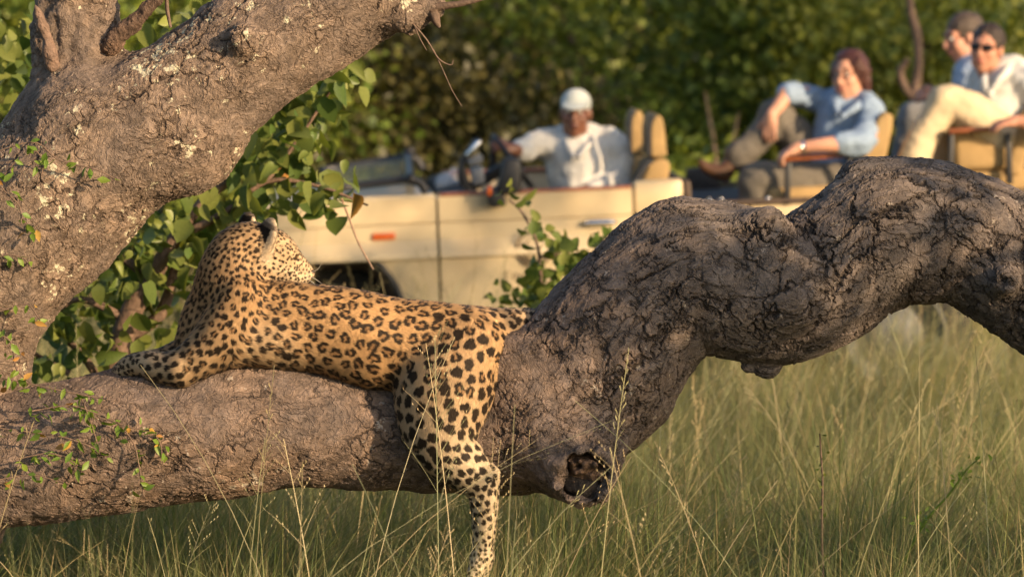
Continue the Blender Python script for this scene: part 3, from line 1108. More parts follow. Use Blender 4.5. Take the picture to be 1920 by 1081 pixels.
def arch(x):
    if x <= AX[0, 0] or x >= AX[-1, 0]: return -9
    return float(np.interp(x, AX[:, 0], AX[:, 1]))


def side_panel(name, x0, x1, parent, prof=PROF, use_arch=False, top_drop=0.0, thick=0.03, mat=None):
    nx = max(2, int((x1 - x0) / 0.02)) if use_arch else 2
    xs = np.linspace(x0, x1, nx)
    V = []
    for x in xs:
        zb = arch(x) if use_arch else -9
        for (y, z) in prof:
            if use_arch and z > Z1: z = z - top_drop * ((x1 - x) / (x1 - x0)) ** 2 * (z - Z1) / (ZT - Z1)
            V.append((x, y, max(z, zb)))
    n = len(prof)
    Fq = []
    for i in range(nx - 1):
        for j in range(n - 1):
            Fq.append((i * n + j, i * n + j + 1, (i + 1) * n + j + 1, (i + 1) * n + j))
    me = np_mesh(name, V, np.array(Fq)[:, ::-1], True)
    bm = bmesh.new(); bm.from_mesh(me)
    bmesh.ops.remove_doubles(bm, verts=bm.verts, dist=1e-5)
    bmesh.ops.dissolve_degenerate(bm, edges=bm.edges, dist=1e-5)
    bmesh.ops.recalc_face_normals(bm, faces=bm.faces)
    bm.to_mesh(me); bm.free()
    o = link(name, me, mat or M['cream'], parent)
    so = o.modifiers.new('thick', 'SOLIDIFY')
    so.thickness = thick
    so.offset = 0
    es = o.modifiers.new('sharp', 'EDGE_SPLIT')
    es.split_angle = R(28)
    return o


xd0, xd1 = vx(823, 420), vx(1186, 410)
door = side_panel('door', xd0, xd1, veh)
cap = slab('door_capping', [(824, 362), (1184, 348), (1184, 354), (824, 372)], -0.012, 0.075, M['wood_trim'], door, 0.006)
# handle: chrome pull with a recess plate behind
hb = Tubes()
a, b = VL(1099, 418, -0.045), VL(1152, 416, -0.045)
hb.tube([(*a, 0.012), (*(a * .8 + b * .2), 0.016), (*(a * .2 + b * .8), 0.016), (*b, 0.012)], 8)
for q in (a, b): hb.tube([(*q, 0.011), (q[0], 0.004, q[2], 0.014)], 8)
hb.build('door_handle', M['chrome'], door)
lk = Tubes()
q = VL(1143, 392, 0)
lk.tube([(q[0], 0.004, q[2], .013), (q[0], -0.012, q[2], .012)], 12, 1)
lk.build('door_lock', M['chrome'], door)
# printed ring and lettering on the door
def ring_arc(c, r, wd, a0, a1, t):
    n = 48
    an = np.linspace(R(a0), R(a1), n)
    V, Fq = [], []
    for k, q in enumerate(an):
        w_ = wd * (1 if abs(a1 - a0) >= 359 else math.sin(math.pi * k / (n - 1)) ** .6 + .08)
        for rr in (r - w_ / 2, r + w_ / 2):
            V.append((c[0] + rr * math.cos(q), c[1], c[2] + rr * math.sin(q)))
    for k in range(n - 1): Fq.append((2 * k, 2 * k + 1, 2 * k + 3, 2 * k + 2))
    t.add(V, Fq)
ec = VL(1001, 466, -0.066)
et = Tubes()
et_s = VL(1034, 466, -0.047)[0] - ec[0]
ring_arc(ec, et_s * .97, 0.014, 0, 360, et)
ring_arc((ec[0] + .002, ec[1], ec[2] + .004), et_s * .74, 0.017, 150, 330, et)
ring_arc((ec[0] + .004, ec[1], ec[2] + .014), et_s * .45, 0.011, 120, 300, et)
eo = et.build('emblem', M['ink'], door, False)
tcv = bpy.data.curves.new('lettering', 'FONT')
tcv.body = 'T'
tcv.size = 0.068
tcv.extrude = 0.0008


def text_mesh(cv, loc):
    """flat lettering as a mesh on the door"""
    tmp = bpy.data.objects.new('lettering', cv)
    COL.objects.link(tmp)
    me_ = bpy.data.meshes.new_from_object(tmp.evaluated_get(bpy.context.evaluated_depsgraph_get()))
    bpy.data.objects.remove(tmp)
    o = link('lettering', me_, M['ink'], door)
    o.location = loc
    o.rotation_euler = (R(90), 0, 0)


q = VL(941, 525, -0.05)
text_mesh(tcv, (q[0], -0.052, q[2]))
tc2 = tcv.copy(); tc2.body = 'INGA'; tc2.size = 0.05; tc2.space_character = 1.08
text_mesh(tc2, (q[0] + 0.05, -0.052, q[2]))

# wing with wheel arch
xw0, xw1 = vx(462, 470), vx(818, 430)
wing = side_panel('front_wing', xw0, xw1, veh, use_arch=True, top_drop=0.03)
slab('side_indicator', [(698, 438), (741, 436), (741, 449), (698, 451)], -0.026, 0.004, M['orange'], wing, 0.006)
slab('wing_badge', [(586, 446), (650, 443), (650, 450), (586, 454)], -0.012, 0.003, M['black'], wing, 0.003)
slab('wing_badge', [(560, 454), (584, 452), (584, 455), (560, 457)], -0.010, 0.003, M['grey_panel'], wing, 0.003)
fl = Tubes()
fl.tube([(p[0], -0.045, p[1], 0.017) for p in AX], 8, 4)
fl.tube([(p[0], -0.02, p[1] - .006, 0.02) for p in AX], 8, 4)
fl.build('arch_flare', M['black'], wing)
lip = Tubes()
n = 40
xs = np.linspace(AX[0, 0] + .01, AX[-1, 0] - .01, n)
V = []
for x in xs:
    z = arch(x)
    cxm = (AX[0, 0] + AX[-1, 0]) / 2
    V += [(x, 0.0, z), (cxm + (x - cxm) * 0.90, 0.10, z - 0.055), (cxm + (x - cxm) * 0.88, 0.62, z - 0.05)]
Fq = [(3 * k + j, 3 * k + j + 1, 3 * k + j + 4, 3 * k + j + 3) for k in range(n - 1) for j in (0, 1)]
lip.add(V, Fq)
lip.build('arch_liner', M['rail'], wing)
slab('wheel_well', [(500, 500), (745, 500), (770, 700), (480, 700)], 0.5, 0.62, M['black'], veh, 0)

# bonnet
bz = vz(372, 820)
bx0, bx1 = vx(455, 420), vx(800, 372)
bp = [(0.02, bz - 0.05), (0.03, bz - 0.008), (0.10, bz + 0.006), (0.22, bz + 0.030), (0.8, bz + 0.05), (1.38, bz + 0.030), (1.5, bz + 0.006), (1.57, bz - 0.008), (1.58, bz - .05)]
V, Fq = [], []
for x, dz in ((bx0 - .02, -0.12), (bx0 + 0.02, -0.045), (bx0 + .25, -0.035), ((bx0 + bx1) / 2, -0.015), (bx1, 0.0)):
    for (y, z) in bp: V.append((x, y, z + dz))
for k in range(4):
    for j_ in range(len(bp) - 1):
        a = k * len(bp) + j_
        Fq.append((a, a + len(bp), a + len(bp) + 1, a + 1))
bo = link('bonnet', np_mesh('bonnet', V, np.array(Fq)), M['cream'], veh)
slab('front_panel', [(458, 410), (475, 410), (475, 640), (458, 640)], 0.03, 1.56, M['cream'], veh)
slab('bumper', [(430, 600), (452, 600), (452, 650), (430, 650)], 0.0, 1.6, M['black_metal'], veh, 0.01)
slab('far_wing', [(470, 425), (818, 405), (818, 520), (780, 640), (760, 640), (720, 520), (560, 520), (520, 600), (470, 600)], 1.60, 1.66, M['cream'], veh, 0.006)
slab('far_door', [(829, 329), (1168, 316), (1168, 640), (829, 650)], 1.60, 1.66, M['cream'], veh, 0.006)
slab('far_door_capping', [(829, 322), (1168, 309), (1168, 315.5), (829, 328.5)], 1.58, 1.67, M['wood_trim'], veh, 0.006)
slab('cowl', [(800, 372), (822, 371), (822, 600), (800, 600)], 0.04, 1.59, M['cream'], veh, 0.01)
slab('dashboard', [(826, 368), (872, 352), (880, 372), (872, 470), (826, 470)], 0.06, 1.58, M['dark_in'], veh, 0.02)
slab('cabin_floor', [(830, 640), (1290, 620), (1290, 640), (830, 660)], 0.04, 1.59, M['dark_in'], veh, 0.01)

# windscreen folded down on the bonnet
wsn = empty('windscreen'); wsn.parent = veh
fr = Tubes()
A_, B_ = VL(768, 335, 0.10), VL(642, 351, 0.10)
C_, D_ = VL(764, 293, 1.48), VL(604, 318, 1.48)
H_ = VL(800, 362, 0.10); H2_ = VL(792, 318, 1.48)
for a, b, r in ((A_, B_, .021), (C_, D_, .019), (B_, D_, .017), (A_, C_, .026)):
    fr.tube([(*a, r), (*((a + b) / 2), r), (*b, r)], 8, 2)
fr.build('frame', M['black_metal'], wsn)
gl = Tubes()
gl.add([A_, B_, D_, C_], [[0, 1, 2, 3]])
gl.build('pane', M['glass'], wsn, False)
for a, b in ((A_, H_), (C_, H2_)):
    hi = Tubes()
    hi.tube([(*a, .028), (*(a * .5 + b * .5 + np.array([.012, 0, .012])), .024), (*b, .022)], 8, 3)
    hi.build('hinge_arm', M['black'], wsn)
kn = Tubes(); q = VL(768, 286, 1.46)
kn.tube([(q[0], q[1], q[2], .034), (q[0], q[1], q[2] + .03, .026)], 10, 2)
kn.build('clamp', M['black'], wsn)

# mirror, dash bracket, steering wheel, bag
mir = slab('door_mirror', [(946, 296), (977, 298), (979, 352), (972, 364), (940, 366), (934, 350)], -0.14, -0.06, M['black'], veh, 0.018)
slab('mirror_base', [(915, 352), (944, 350), (950, 386), (918, 389)], -0.11, 0.02, M['black'], mir, 0.012)
slab('lamp_lens', [(914, 349), (922, 349), (922, 366), (914, 367)], -0.12, -0.05, M['orange'], mir, 0.004)
bk = slab('gun_rack', [(862, 300), (878, 276), (888, 262), (899, 260), (901, 268), (884, 288), (872, 312), (880, 336), (886, 360), (866, 362), (858, 330)], 0.30, 0.36, M['black'], veh, 0.008)
slab('rack_arm', [(872, 290), (892, 264), (902, 262), (902, 272), (886, 290), (876, 300)], 0.27, 0.292, M['chrome'], bk, 0.008)
slab('rack_arm', [(876, 300), (900, 288), (906, 296), (904, 306), (880, 312)], 0.27, 0.29, M['grey_panel'], bk, 0.006)
slab('rack_box', [(882, 318), (906, 312), (910, 344), (886, 348)], 0.28, 0.40, M['grey_panel'], bk, 0.01)
slab('radio_post', [(918, 262), (930, 262), (934, 322), (918, 324)], 0.50, 0.56, M['black'], veh, 0.01)
sw = Tubes()
cs = VL(962, 304, 0.42)
nv = np.array([0.82, 0, 0.57]); e1 = np.array([0, 1, 0]); e2 = np.cross(nv, e1)
an = np.linspace(0, 2 * math.pi, 25)
sw.tube([(*(cs + .165 * (e1 * math.cos(q) + e2 * math.sin(q))), .014) for q in an], 8, 1)
for q in (0.3, 2.4, 4.5): sw.tube([(*cs, .018), (*(cs + .165 * (e1 * math.cos(q) + e2 * math.sin(q))), .012)], 6, 1)
sw.tube([(*cs, .035), (*(cs - nv * .12 + np.array([-.25, 0, -.12])), .025)], 8, 1)
sw.build('steering_wheel', M['black'], veh)

# body corner behind the door, tray
slab('corner_panel', [(1189, 340), (1275, 336), (1280, 339), (1281, 362), (1276, 378), (1276, 399), (1190, 403)], -0.004, 0.10, M['cream'], veh, 0.012)
slab('dark_gap', [(1200, 404), (1290, 398), (1290, 640), (1200, 660)], 0.10, 0.22, M['black'], veh, 0)  # black slab standing in for the dark of the gap below the corner panel
slab('cab_back_wall', [(1270, 350), (1286, 349), (1286, 610), (1270, 610)], 0.11, 1.59, M['black'], veh, 0.005)
slab('load_box_wall', [(1288, 316), (1350, 313), (1350, 380), (1288, 384)], 1.50, 1.56, M['black'], veh, 0.004)
slab('load_box', [(1284, 340), (1294, 339), (1298, 386), (1288, 388)], 0.10, 1.5, M['rail'], veh, 0.004)
slab('tray_rail', [(1292, 379), (1990, 352), (1990, 361), (1292, 389)], -0.02, 0.05, M['rail'], veh, 0.006)
for x0, x1 in ((1300, 1403), (1407, 1700), (1704, 1990)):
    y0 = 389.5 - (x0 - 1292) * .0395
    y1 = 389.5 - (x1 - 1292) * .0395
    slab('tray_panel', [(x0, y0), (x1, y1), (x1, y1 + 120), (x0, y0 + 120)], 0.0, 0.03, M['cream'], veh, 0.006)
slab('tray_floor', [(1292, 392), (1990, 364), (1990, 374), (1292, 402)], 0.052, 1.6, M['dark_in'], veh, 0)
slab('far_tray_rail', [(1292, 344), (1960, 322), (1960, 330), (1292, 352)], 1.61, 1.66, M['rail'], veh, 0.006)
slab('chassis', [(1300, 530), (1990, 505), (1990, 560), (1300, 585)], 0.3, 1.3, M['black'], veh, 0.01)
for q in ((1330, 377), (1352, 376), (1440, 373)):
    c = VL(*q, 0.0); tb = Tubes()
    tb.tube([(c[0], c[1], c[2], .014), (c[0], c[1], c[2] + .02, .012)], 8, 1)
    tb.build('rail_bolt', M['chrome'], veh)


# wheels
def wheel(px, py, yl, r=0.39):
    c = VL(px, py, 0)
    wr = empty('wheel'); wr.parent = veh; wr.location = (c[0], yl, c[2])
    t = Tubes()
    prof = [(-.11, r - .12), (-.12, r - .05), (-.105, r - .012), (-.08, r), (.08, r), (.105, r - .012), (.12, r - .05), (.11, r - .12)]
    n = 40
    V = [(rr * math.cos(2 * math.pi * k / n), y, rr * math.sin(2 * math.pi * k / n)) for k in range(n) for (y, rr) in prof]
    Fq = [(k * 8 + j, k * 8 + j + 1, ((k + 1) % n) * 8 + j + 1, ((k + 1) % n) * 8 + j) for k in range(n) for j in range(7)]
    t.add(V, np.array(Fq)[:, ::-1])
    for k in range(n):
        a = 2 * math.pi * k / n
        t.box((r * math.cos(a), 0.05 if k % 2 else -.05, r * math.sin(a)), (0.03, 0.09, 0.026), [[math.cos(a), 0, -math.sin(a)], [0, 1, 0], [math.sin(a), 0, math.cos(a)]])
    t.build('tyre', M['rubber'], wr)
    t = Tubes()
    prof = [(-.10, r - .125), (-.112, r - .135), (-.10, r - .15), (-.02, r - .17), (.0, r - .22), (-.06, r - .27), (-.075, r - .30), (-.08, .02)]
    V = [(rr * math.cos(2 * math.pi * k / n), y, rr * math.sin(2 * math.pi * k / n)) for k in range(n) for (y, rr) in prof]
    t.add(V, np.array(Fq)[:, ::-1])
    t.build('rim', M['rim'], wr)
    return wr


wheel(620, 640, 0.34)
wheel(1682, 632, 0.13)
wheel(620, 640, 1.48)
wheel(1682, 632, 1.48)


# seats
def cushion(name, poly, y0, y1, mat, parent, puff=0.03, bevel=0.05):
    o = slab(name, poly, y0, y1, mat, parent, 0)
    m = o.modifiers.new('b', 'BEVEL'); m.width = bevel; m.segments = 4; m.limit_method = 'ANGLE'; m.angle_limit = R(30)
    o.data.polygons.foreach_set('use_smooth', np.ones(len(o.data.polygons), bool))
    return o


fs = empty('front_seat'); fs.parent = veh
cushion('backrest', [(1184, 287), (1183, 238), (1186, 219), (1192, 209), (1199, 207), (1205, 213), (1208, 228), (1210, 287)], 0.95, 1.30, M['tan'], fs)
cushion('lower_back', [(1172, 345), (1184, 300), (1200, 286), (1212, 288), (1217, 300), (1195, 345)], 0.96, 1.40, M['tan'], fs)
slab('edging', [(1178, 284), (1178, 234), (1182, 214), (1190, 205), (1186, 222), (1184, 284)], 0.90, 0.945, M['strap'], fs, 0.004)
fs = empty('front_seat'); fs.parent = veh
cushion('backrest', [(1221, 295), (1220, 246), (1223, 228), (1229, 218), (1236, 215), (1242, 222), (1246, 238), (1251, 293)], 0.25, 0.70, M['tan'], fs)
cushion('lower_back', [(1198, 350), (1216, 308), (1234, 298), (1252, 298), (1258, 312), (1250, 350)], 0.26, 0.74, M['tan'], fs)
slab('edging', [(1214, 293), (1214, 242), (1218, 222), (1227, 213), (1222, 232), (1220, 293)], 0.20, 0.245, M['strap'], fs, 0.004)
slab('strap', [(1184, 345), (1208, 306), (1222, 298), (1226, 304), (1212, 314), (1194, 348)], 0.20, 0.255, M['strap'], fs, 0.006)
cushion('cushion', [(1100, 430), (1230, 425), (1240, 470), (1095, 475)], 0.18, 0.8, M['tan'], veh)


def pseat(back, seat, arm, post, y0, y1, rear_post=None, arms=True):
    e_ = empty('passenger_seat'); e_.parent = veh
    cushion('backrest', back, y0 + .04, y1 - .04, M['tan'], e_, bevel=0.035)
    b = np.array(back)
    bo_ = b + np.array([-5, 2])
    slab('edging', [tuple(p) for p in bo_], y0 + .10, y1 - .10, M['black'], e_, 0.01)
    cushion('cushion', seat, y0 + .04, y1 - .04, M['tan'], e_, bevel=0.04)
    if arms:
        a = slab('armrest', arm, y0 - .03, y0 + .03, M['wood_trim'], e_, 0.01)
        slab('armrest_post', post, y0 - .012, y0 + .018, M['black_metal'], a, 0.004)
        if rear_post: slab('armrest_post', rear_post, y0 - .012, y0 + .018, M['black_metal'], a, 0.004)
        a2 = slab('armrest', arm, y1 - .03, y1 + .03, M['wood_trim'], e_, 0.01)
        slab('armrest_post', post, y1 - .012, y1 + .018, M['black_metal'], a2, 0.004)
    return e_


pseat([(1602, 345), (1616, 300), (1645, 222), (1662, 210), (1676, 216), (1674, 240), (1652, 345)],
      [(1440, 352), (1620, 345), (1620, 382), (1440, 386)],
      [(1470, 293), (1600, 284), (1601, 294), (1471, 304)],
      [(1473, 304), (1484, 303), (1482, 384), (1470, 385)], 0.0, 0.70, [(1588, 294), (1597, 294), (1600, 350), (1588, 352)])
pseat([(1882, 330), (1898, 280), (1914, 222), (1926, 205), (1942, 210), (1940, 240), (1915, 330)],
      [(1786, 252), (1890, 247), (1896, 318), (1790, 322)],
      [(1778, 242), (1872, 236), (1873, 245), (1779, 252)],
      [(1780, 252), (1789, 252), (1787, 372), (1776, 373)], 0.0, 0.64, [(1886, 250), (1896, 249), (1900, 345), (1888, 346)])
pseat([(1872, 318), (1888, 270), (1904, 212), (1916, 196), (1932, 200), (1930, 230), (1905, 318)],
      [(1760, 240), (1880, 236), (1884, 306), (1764, 310)],
      [(1758, 232), (1862, 226), (1863, 234), (1759, 240)],
      [(1762, 240), (1770, 240), (1768, 350), (1758, 352)], 0.95, 1.5)
slab('seat_riser', [(1792, 324), (1990, 316), (1990, 352), (1792, 358)], 0.06, 1.5, M['tan'], veh, 0.01)

# crumpled clear bag on the cowl
qb = SDF(0.012)
qb.ell(VR @ VL(838, 345, .5) + VO, (.06, .07, .055), None, .01)
qb.ell(VR @ VL(850, 332, .55) + VO, (.03, .05, .05), None, .02)
bm_ = qb.mesh('plastic_bag')
displace(bm_, [(.018, 18, 3), (.010, 40, 4)])
tag(link('plastic_bag', bm_, M['clear']), 'crumpled clear plastic bag lying on the dashboard beside the folded windscreen', 'bag')

# ----------------------------------------------------------------- people
M['skin_dark'] = principled('dark_skin', (0.20, 0.085, 0.05), 0.4, 0.12, 25, 0.15, 90)
M['skin_fair'] = principled('fair_skin', (0.50, 0.26, 0.175), 0.55, 0.10, 25, 0.12, 90)
M['skin_pink'] = principled('ruddy_skin', (0.46, 0.22, 0.145), 0.55, 0.12, 25, 0.12, 90)
M['lips'] = principled('lips', (0.34, 0.11, 0.09), 0.45)
M['lips_dark'] = principled('dark_lips', (0.13, 0.04, 0.035), 0.4)
M['white_cotton'] = principled('white_cotton', (0.60, 0.585, 0.55), 0.85, 0.06, 14, 0.35, 45)
M['blue_cotton'] = principled('blue_cotton', (0.22, 0.30, 0.42), 0.85, 0.10, 14, 0.35, 45)
M['pale_blue'] = principled('pale_blue_cotton', (0.34, 0.42, 0.55), 0.85, 0.10, 14, 0.35, 45)
M['khaki'] = principled('khaki_cotton', (0.56, 0.45, 0.29), 0.85, 0.07, 14, 0.3, 45)
M['grey_trouser'] = principled('grey_brown_wool', (0.13, 0.115, 0.095), 0.9, 0.12, 14, 0.3, 60)
M['grey_cotton'] = principled('grey_cotton', (0.19, 0.19, 0.19), 0.9, 0.12, 14, 0.3, 60)
M['hair_auburn'] = principled('auburn_hair', (0.060, 0.018, 0.012), 0.45, 0.35, 60, 0.8, 120)
M['hair_dark'] = principled('dark_hair', (0.028, 0.016, 0.011), 0.5, 0.35, 60, 0.8, 120)
M['hair_grey'] = principled('brown_grey_hair', (0.075, 0.052, 0.038), 0.5, 0.35, 60, 0.8, 120)
M['leather'] = principled('brown_leather', (0.10, 0.05, 0.025), 0.45, 0.2, 20)
M['cap'] = principled('pale_cap', (0.52, 0.55, 0.52), 0.85, 0.06, 20, 0.25, 60)
M['eye_white'] = principled('eye_white', (0.7, 0.68, 0.64), 0.2)
M['iris'] = principled('dark_iris', (0.03, 0.02, 0.015), 0.1)
M['lens'] = principled('dark_lens', (0.008, 0.008, 0.01), 0.08)
t_ = NT('striped_shirt')
tco = t_.n('TexCoord').outputs['Object']
wv_ = t_.n('TexWave', {'Vector': tco, 'Scale': 26.0, 'Distortion': 0.6}, wave_type='BANDS', bands_direction='X')
cc_ = t_.mix(t_.ramp(wv_.outputs[0], [(0.55, 0.0), (0.85, 0.7)]).outputs[0], (0.62, 0.615, 0.585), (0.42, 0.42, 0.40))
M['striped'] = t_.done(t_.n('BsdfPrincipled', {'Base Color': cc_, 'Roughness': 0.85}))


def unit(v):
    v = np.asarray(v, float)
    return v / (np.linalg.norm(v) + 1e-9)


def frame(face, up=(0, 0, 1)):
    f = unit(face)
    u = np.asarray(up, float)
    u = unit(u - f * (u @ f))
    return f, u, np.cross(f, u)      # forward, up, the figure's right


def head(s, c, f, u, r, sc=1.0, neck_to=None, neck_r=0.055):
    ax = np.array([r, f, u])
    g = lambda a, b, d: c + (r * a + f * b + u * d) * sc
    s.ell(g(0, -.012, .035), np.array((.075, .096, .088)) * sc, ax, .02)
    s.ell(g(0, .028, -.04), np.array((.060, .068, .078)) * sc, ax, .025)
    s.ell(g(0, .062, -.098), np.array((.026, .022, .022)) * sc, ax, .025)
    for sd in (-1, 1):
        s.ell(g(sd * .040, .062, -.022), np.array((.024, .026, .026)) * sc, ax, .02)
        s.ell(g(sd * .045, .02, -.075), np.array((.018, .04, .025)) * sc, ax, .025)
    s.chain([(*g(-.045, .070, .034), .013 * sc), (*g(0, .086, .036), .014 * sc), (*g(.045, .070, .034), .013 * sc)], .012)
    for sd in (-1, 1):
        s.ball(g(sd * .031, .098, .016), .014 * sc, .012, sub=True)
        s.ell(g(sd * .078, -.008, -.005), np.array((.010, .022, .034)) * sc, ax, .008)
    s.chain([(*g(0, .090, .022), .009 * sc), (*g(0, .108, -.006), .011 * sc), (*g(0, .113, -.024), .014 * sc)], .010)
    for sd in (-1, 1): s.ball(g(sd * .013, .100, -.026), .009 * sc, .008)
    s.ell(g(0, .092, -.056), np.array((.024, .012, .014)) * sc, ax, .010)
    if neck_to is not None:
        s.chain([(*g(0, -.022, -.05), neck_r * sc * .95), (*g(0, -.03, -.11), neck_r * sc * .9), (*neck_to, neck_r * sc * 1.12)], .03)
    return g, ax


def face_bits(g, ax, parent, sc, lips, eyes=True):
    if eyes:
        for sd in (-1, 1):
            for nm, rad, off, mt in (('eye', .0115, .080, 'eye_white'), ('pupil', .0055, .0885, 'iris')):
                b = bmesh.new()
                bmesh.ops.create_uvsphere(b, u_segments=12, v_segments=8, radius=rad * sc)
                m_ = bpy.data.meshes.new(nm); b.to_mesh(m_); b.free()
                o = link(nm, m_, M[mt]); o.location = g(sd * .031, off, .016); padd(o, parent)
        for sd in (-1, 1):
            t = Tubes()
            t.tube([(*g(sd * .016, .093, .040), .004 * sc), (*g(sd * .033, .090, .046), .005 * sc), (*g(sd * .052, .070, .040), .003 * sc)], 6)
            padd(t.build('eyebrow', M['hair_dark']), parent)
    s = SDF(.003)
    s.chain([(*g(-.022, .094, -.055), .003 * sc), (*g(0, .104, -.052), .006 * sc), (*g(.022, .094, -.055), .003 * sc)], .004)
    s.chain([(*g(-.020, .093, -.058), .003 * sc), (*g(0, .102, -.062), .007 * sc), (*g(.020, .093, -.058), .003 * sc)], .004)
    padd(link('lips', s.mesh('lips'), lips), parent)


def hand(s, wrist, d, back, thumb_side, curl=0.5, sc=1.0, spread=0.12):
    """wrist point, direction of the hand, normal of its back, side of the thumb"""
    d = unit(d)
    n = np.asarray(back, float); n = unit(n - d * (n @ d))
    sd = np.cross(d, n) * thumb_side
    g = lambda a, b, c: wrist + (d * a + sd * b + n * c) * sc
    s.ell(g(.045, 0, 0), np.array((.048, .040, .017)) * sc, np.array([d, sd, n]), .015)
    s.chain([(*g(-.01, 0, 0), .024 * sc), (*g(.03, 0, 0), .026 * sc)], .015)
    for k, (b, ln) in enumerate(((.030, .068), (.010, .077), (-.011, .070), (-.030, .055))):
        q = g(.080, b, 0)
        dd = unit(d + sd * (b * spread * 12))
        p = [(*(g(.055, b * .8, .002)), .011 * sc), (*q, .0105 * sc)]
        a = 0
        for m_ in range(3):
            a += curl * (.55 if m_ == 0 else .8)
            q = q + (dd * math.cos(a) - n * math.sin(a)) * ln * sc * (.42, .33, .25)[m_]
            p.append((*q, (.0098, .009, .0075)[m_] * sc))
        s.chain(p, .006, 3)
    a = unit(d * .75 + sd * .75 - n * .25)
    p = [(*g(.018, .022, -.004), .015 * sc), (*(g(.018, .022, -.004) + a * .045 * sc), .0125 * sc), (*(g(.018, .022, -.004) + a * .07 * sc + d * .01 * sc), .011 * sc), (*(g(.018, .022, -.004) + a * .085 * sc + d * .025 * sc - n * .008 * sc), .009 * sc)]
    s.chain(p, .012, 3)


def padd(o, root):
    o.parent = root
    o.matrix_parent_inverse = Matrix.Translation(root.location).inverted()
    return o


def person(label, base):
    e_ = empty('person', base)
    return tag(e_, label, 'person')


def cloth(name, chains, mat, root, vox=.0085, wr=.007, k=.03, parent=None, extra=None):
    s = SDF(vox)
    for c in chains:
        if isinstance(c, tuple): s.ell(*c)
        else: s.chain(c, k)
    if extra: extra(s)
    m_ = s.mesh(name)
    displace(m_, [(wr, 14, 71), (wr * .6, 30, 72)])
    return padd(link(name, m_, mat), root)


def mk(Yc):
    sc = Yc / F
    def Q(px, py, dy=0.0, r=None):
        p = P(px, py, Yc + dy)
        return p if r is None else np.array([*p, r * (Yc + dy) / F])
    return Q


# ---- guide in the driving seat
Q = mk(20.62)
pd = person('guide in pale cap and white shirt leaning an arm out beside the mirror', P(1090, 440, 20.62))
hc = Q(1079, 214, -.06)
f, u, r = frame((-.10, -1, -.02), (0.02, 0, 1))
s = SDF(.006)
g, ax = head(s, hc, f, u, r, 0.95, Q(1082, 268, .04))
torso = [Q(1105, 440, .05, 60), Q(1098, 380, .03, 62), Q(1090, 320, .02, 66), Q(1086, 288, .03, 58), Q(1084, 268, .05, 36)]
sh = [Q(1030, 270, .0, 28), Q(1084, 268, .03, 36), Q(1142, 272, .0, 32)]
rarm_u = [Q(1026, 268, .0, 27), Q(1002, 272, -.05, 23), Q(982, 284, -.12, 20)]
rarm_f = [Q(982, 284, -.12, 17), Q(972, 283, -.16, 15), Q(964, 280, -.20, 12)]
larm_u = [Q(1146, 272, .0, 29), Q(1163, 305, -.03, 26), Q(1160, 342, -.08, 23)]
larm_f = [Q(1160, 344, -.08, 19), Q(1128, 352, -.18, 16), Q(1100, 356, -.24, 12)]
slim = lambda c, d: [np.array([*p[:3], max(p[3] - d, .012)]) for p in c]
for c in (torso, sh): s.chain(slim(c, .016), .03)
for c in (rarm_u, larm_u): s.chain(slim(c, .014), .02)
for c in (rarm_f, larm_f): s.chain(slim(c, .004), .02)
hand(s, Q(966, 281, -.19), (-.25, -.15, .1), (.2, -.6, .8), 1, .9)
hand(s, Q(1102, 356, -.24), (-.9, -.3, -.2), (0, -.4, .9), 1, .6)
legs = [[Q(1120, 445, -.10, 34), Q(1010, 420, -.12, 30), Q(965, 430, -.12, 25)], [Q(1120, 440, .16, 34), Q(1010, 418, .16, 30), Q(965, 428, .16, 25)],
        [Q(965, 430, -.12, 24), Q(930, 520, -.12, 20), Q(905, 590, -.12, 16)], [Q(965, 428, .16, 24), Q(930, 520, .16, 20), Q(905, 590, .16, 16)]]
for c in legs: s.chain(slim(c, .012), .02)
padd(link('body', s.mesh('body'), M['skin_dark']), pd)
face_bits(g, ax, pd, .95, M['lips_dark'])


def vneck(sx):
    sx.chain([(*Q(1080, 262, -.22), .020), (*Q(1079, 285, -.24), .030), (*Q(1079, 302, -.22), .010)], .02, sub=True)


cloth('shirt', [torso, sh, rarm_u, larm_u, [rarm_f[0] + np.array([0, 0, 0, .010]), np.array([*(rarm_f[0][:3] * .6 + rarm_f[2][:3] * .4), rarm_f[1][3] + .010])], [larm_f[0] + np.array([0, 0, 0, .010]), larm_f[1] + np.array([0, 0, 0, .010]), np.array([*(larm_f[1][:3] * .4 + larm_f[2][:3] * .6), larm_f[2][3] + .010])]], M['white_cotton'], pd, wr=.010)
# collar
t = Tubes()
for sd, pts in ((1, ((1060, 250, .04), (1062, 266, -.10), (1076, 296, -.19))), (-1, ((1104, 248, .04), (1108, 264, -.10), (1084, 296, -.19)))):
    t.tube([(*Q(*p), .020 if k < 2 else .012) for k, p in enumerate(pts)], 8, 4)
padd(t.build('collar', M['white_cotton']), pd)
cloth('trousers', [[np.array([*p[:3], p[3] + .006]) for p in c] for c in legs], M['khaki'], pd)
s = SDF(.006)
s.ell(g(0, -.014, .058), np.array((.080, .102, .076)) * .98, ax, .02)
s.ell(g(0, .092, .050), (.066, .060, .009), np.array([r, unit(f - u * .28), unit(u + f * .28)]), .02)
s.ell(g(0, .02, -.045), (.095, .13, .062), ax, .012, sub=True)
m_ = s.mesh('cap'); padd(link('cap', m_, M['cap']), pd)

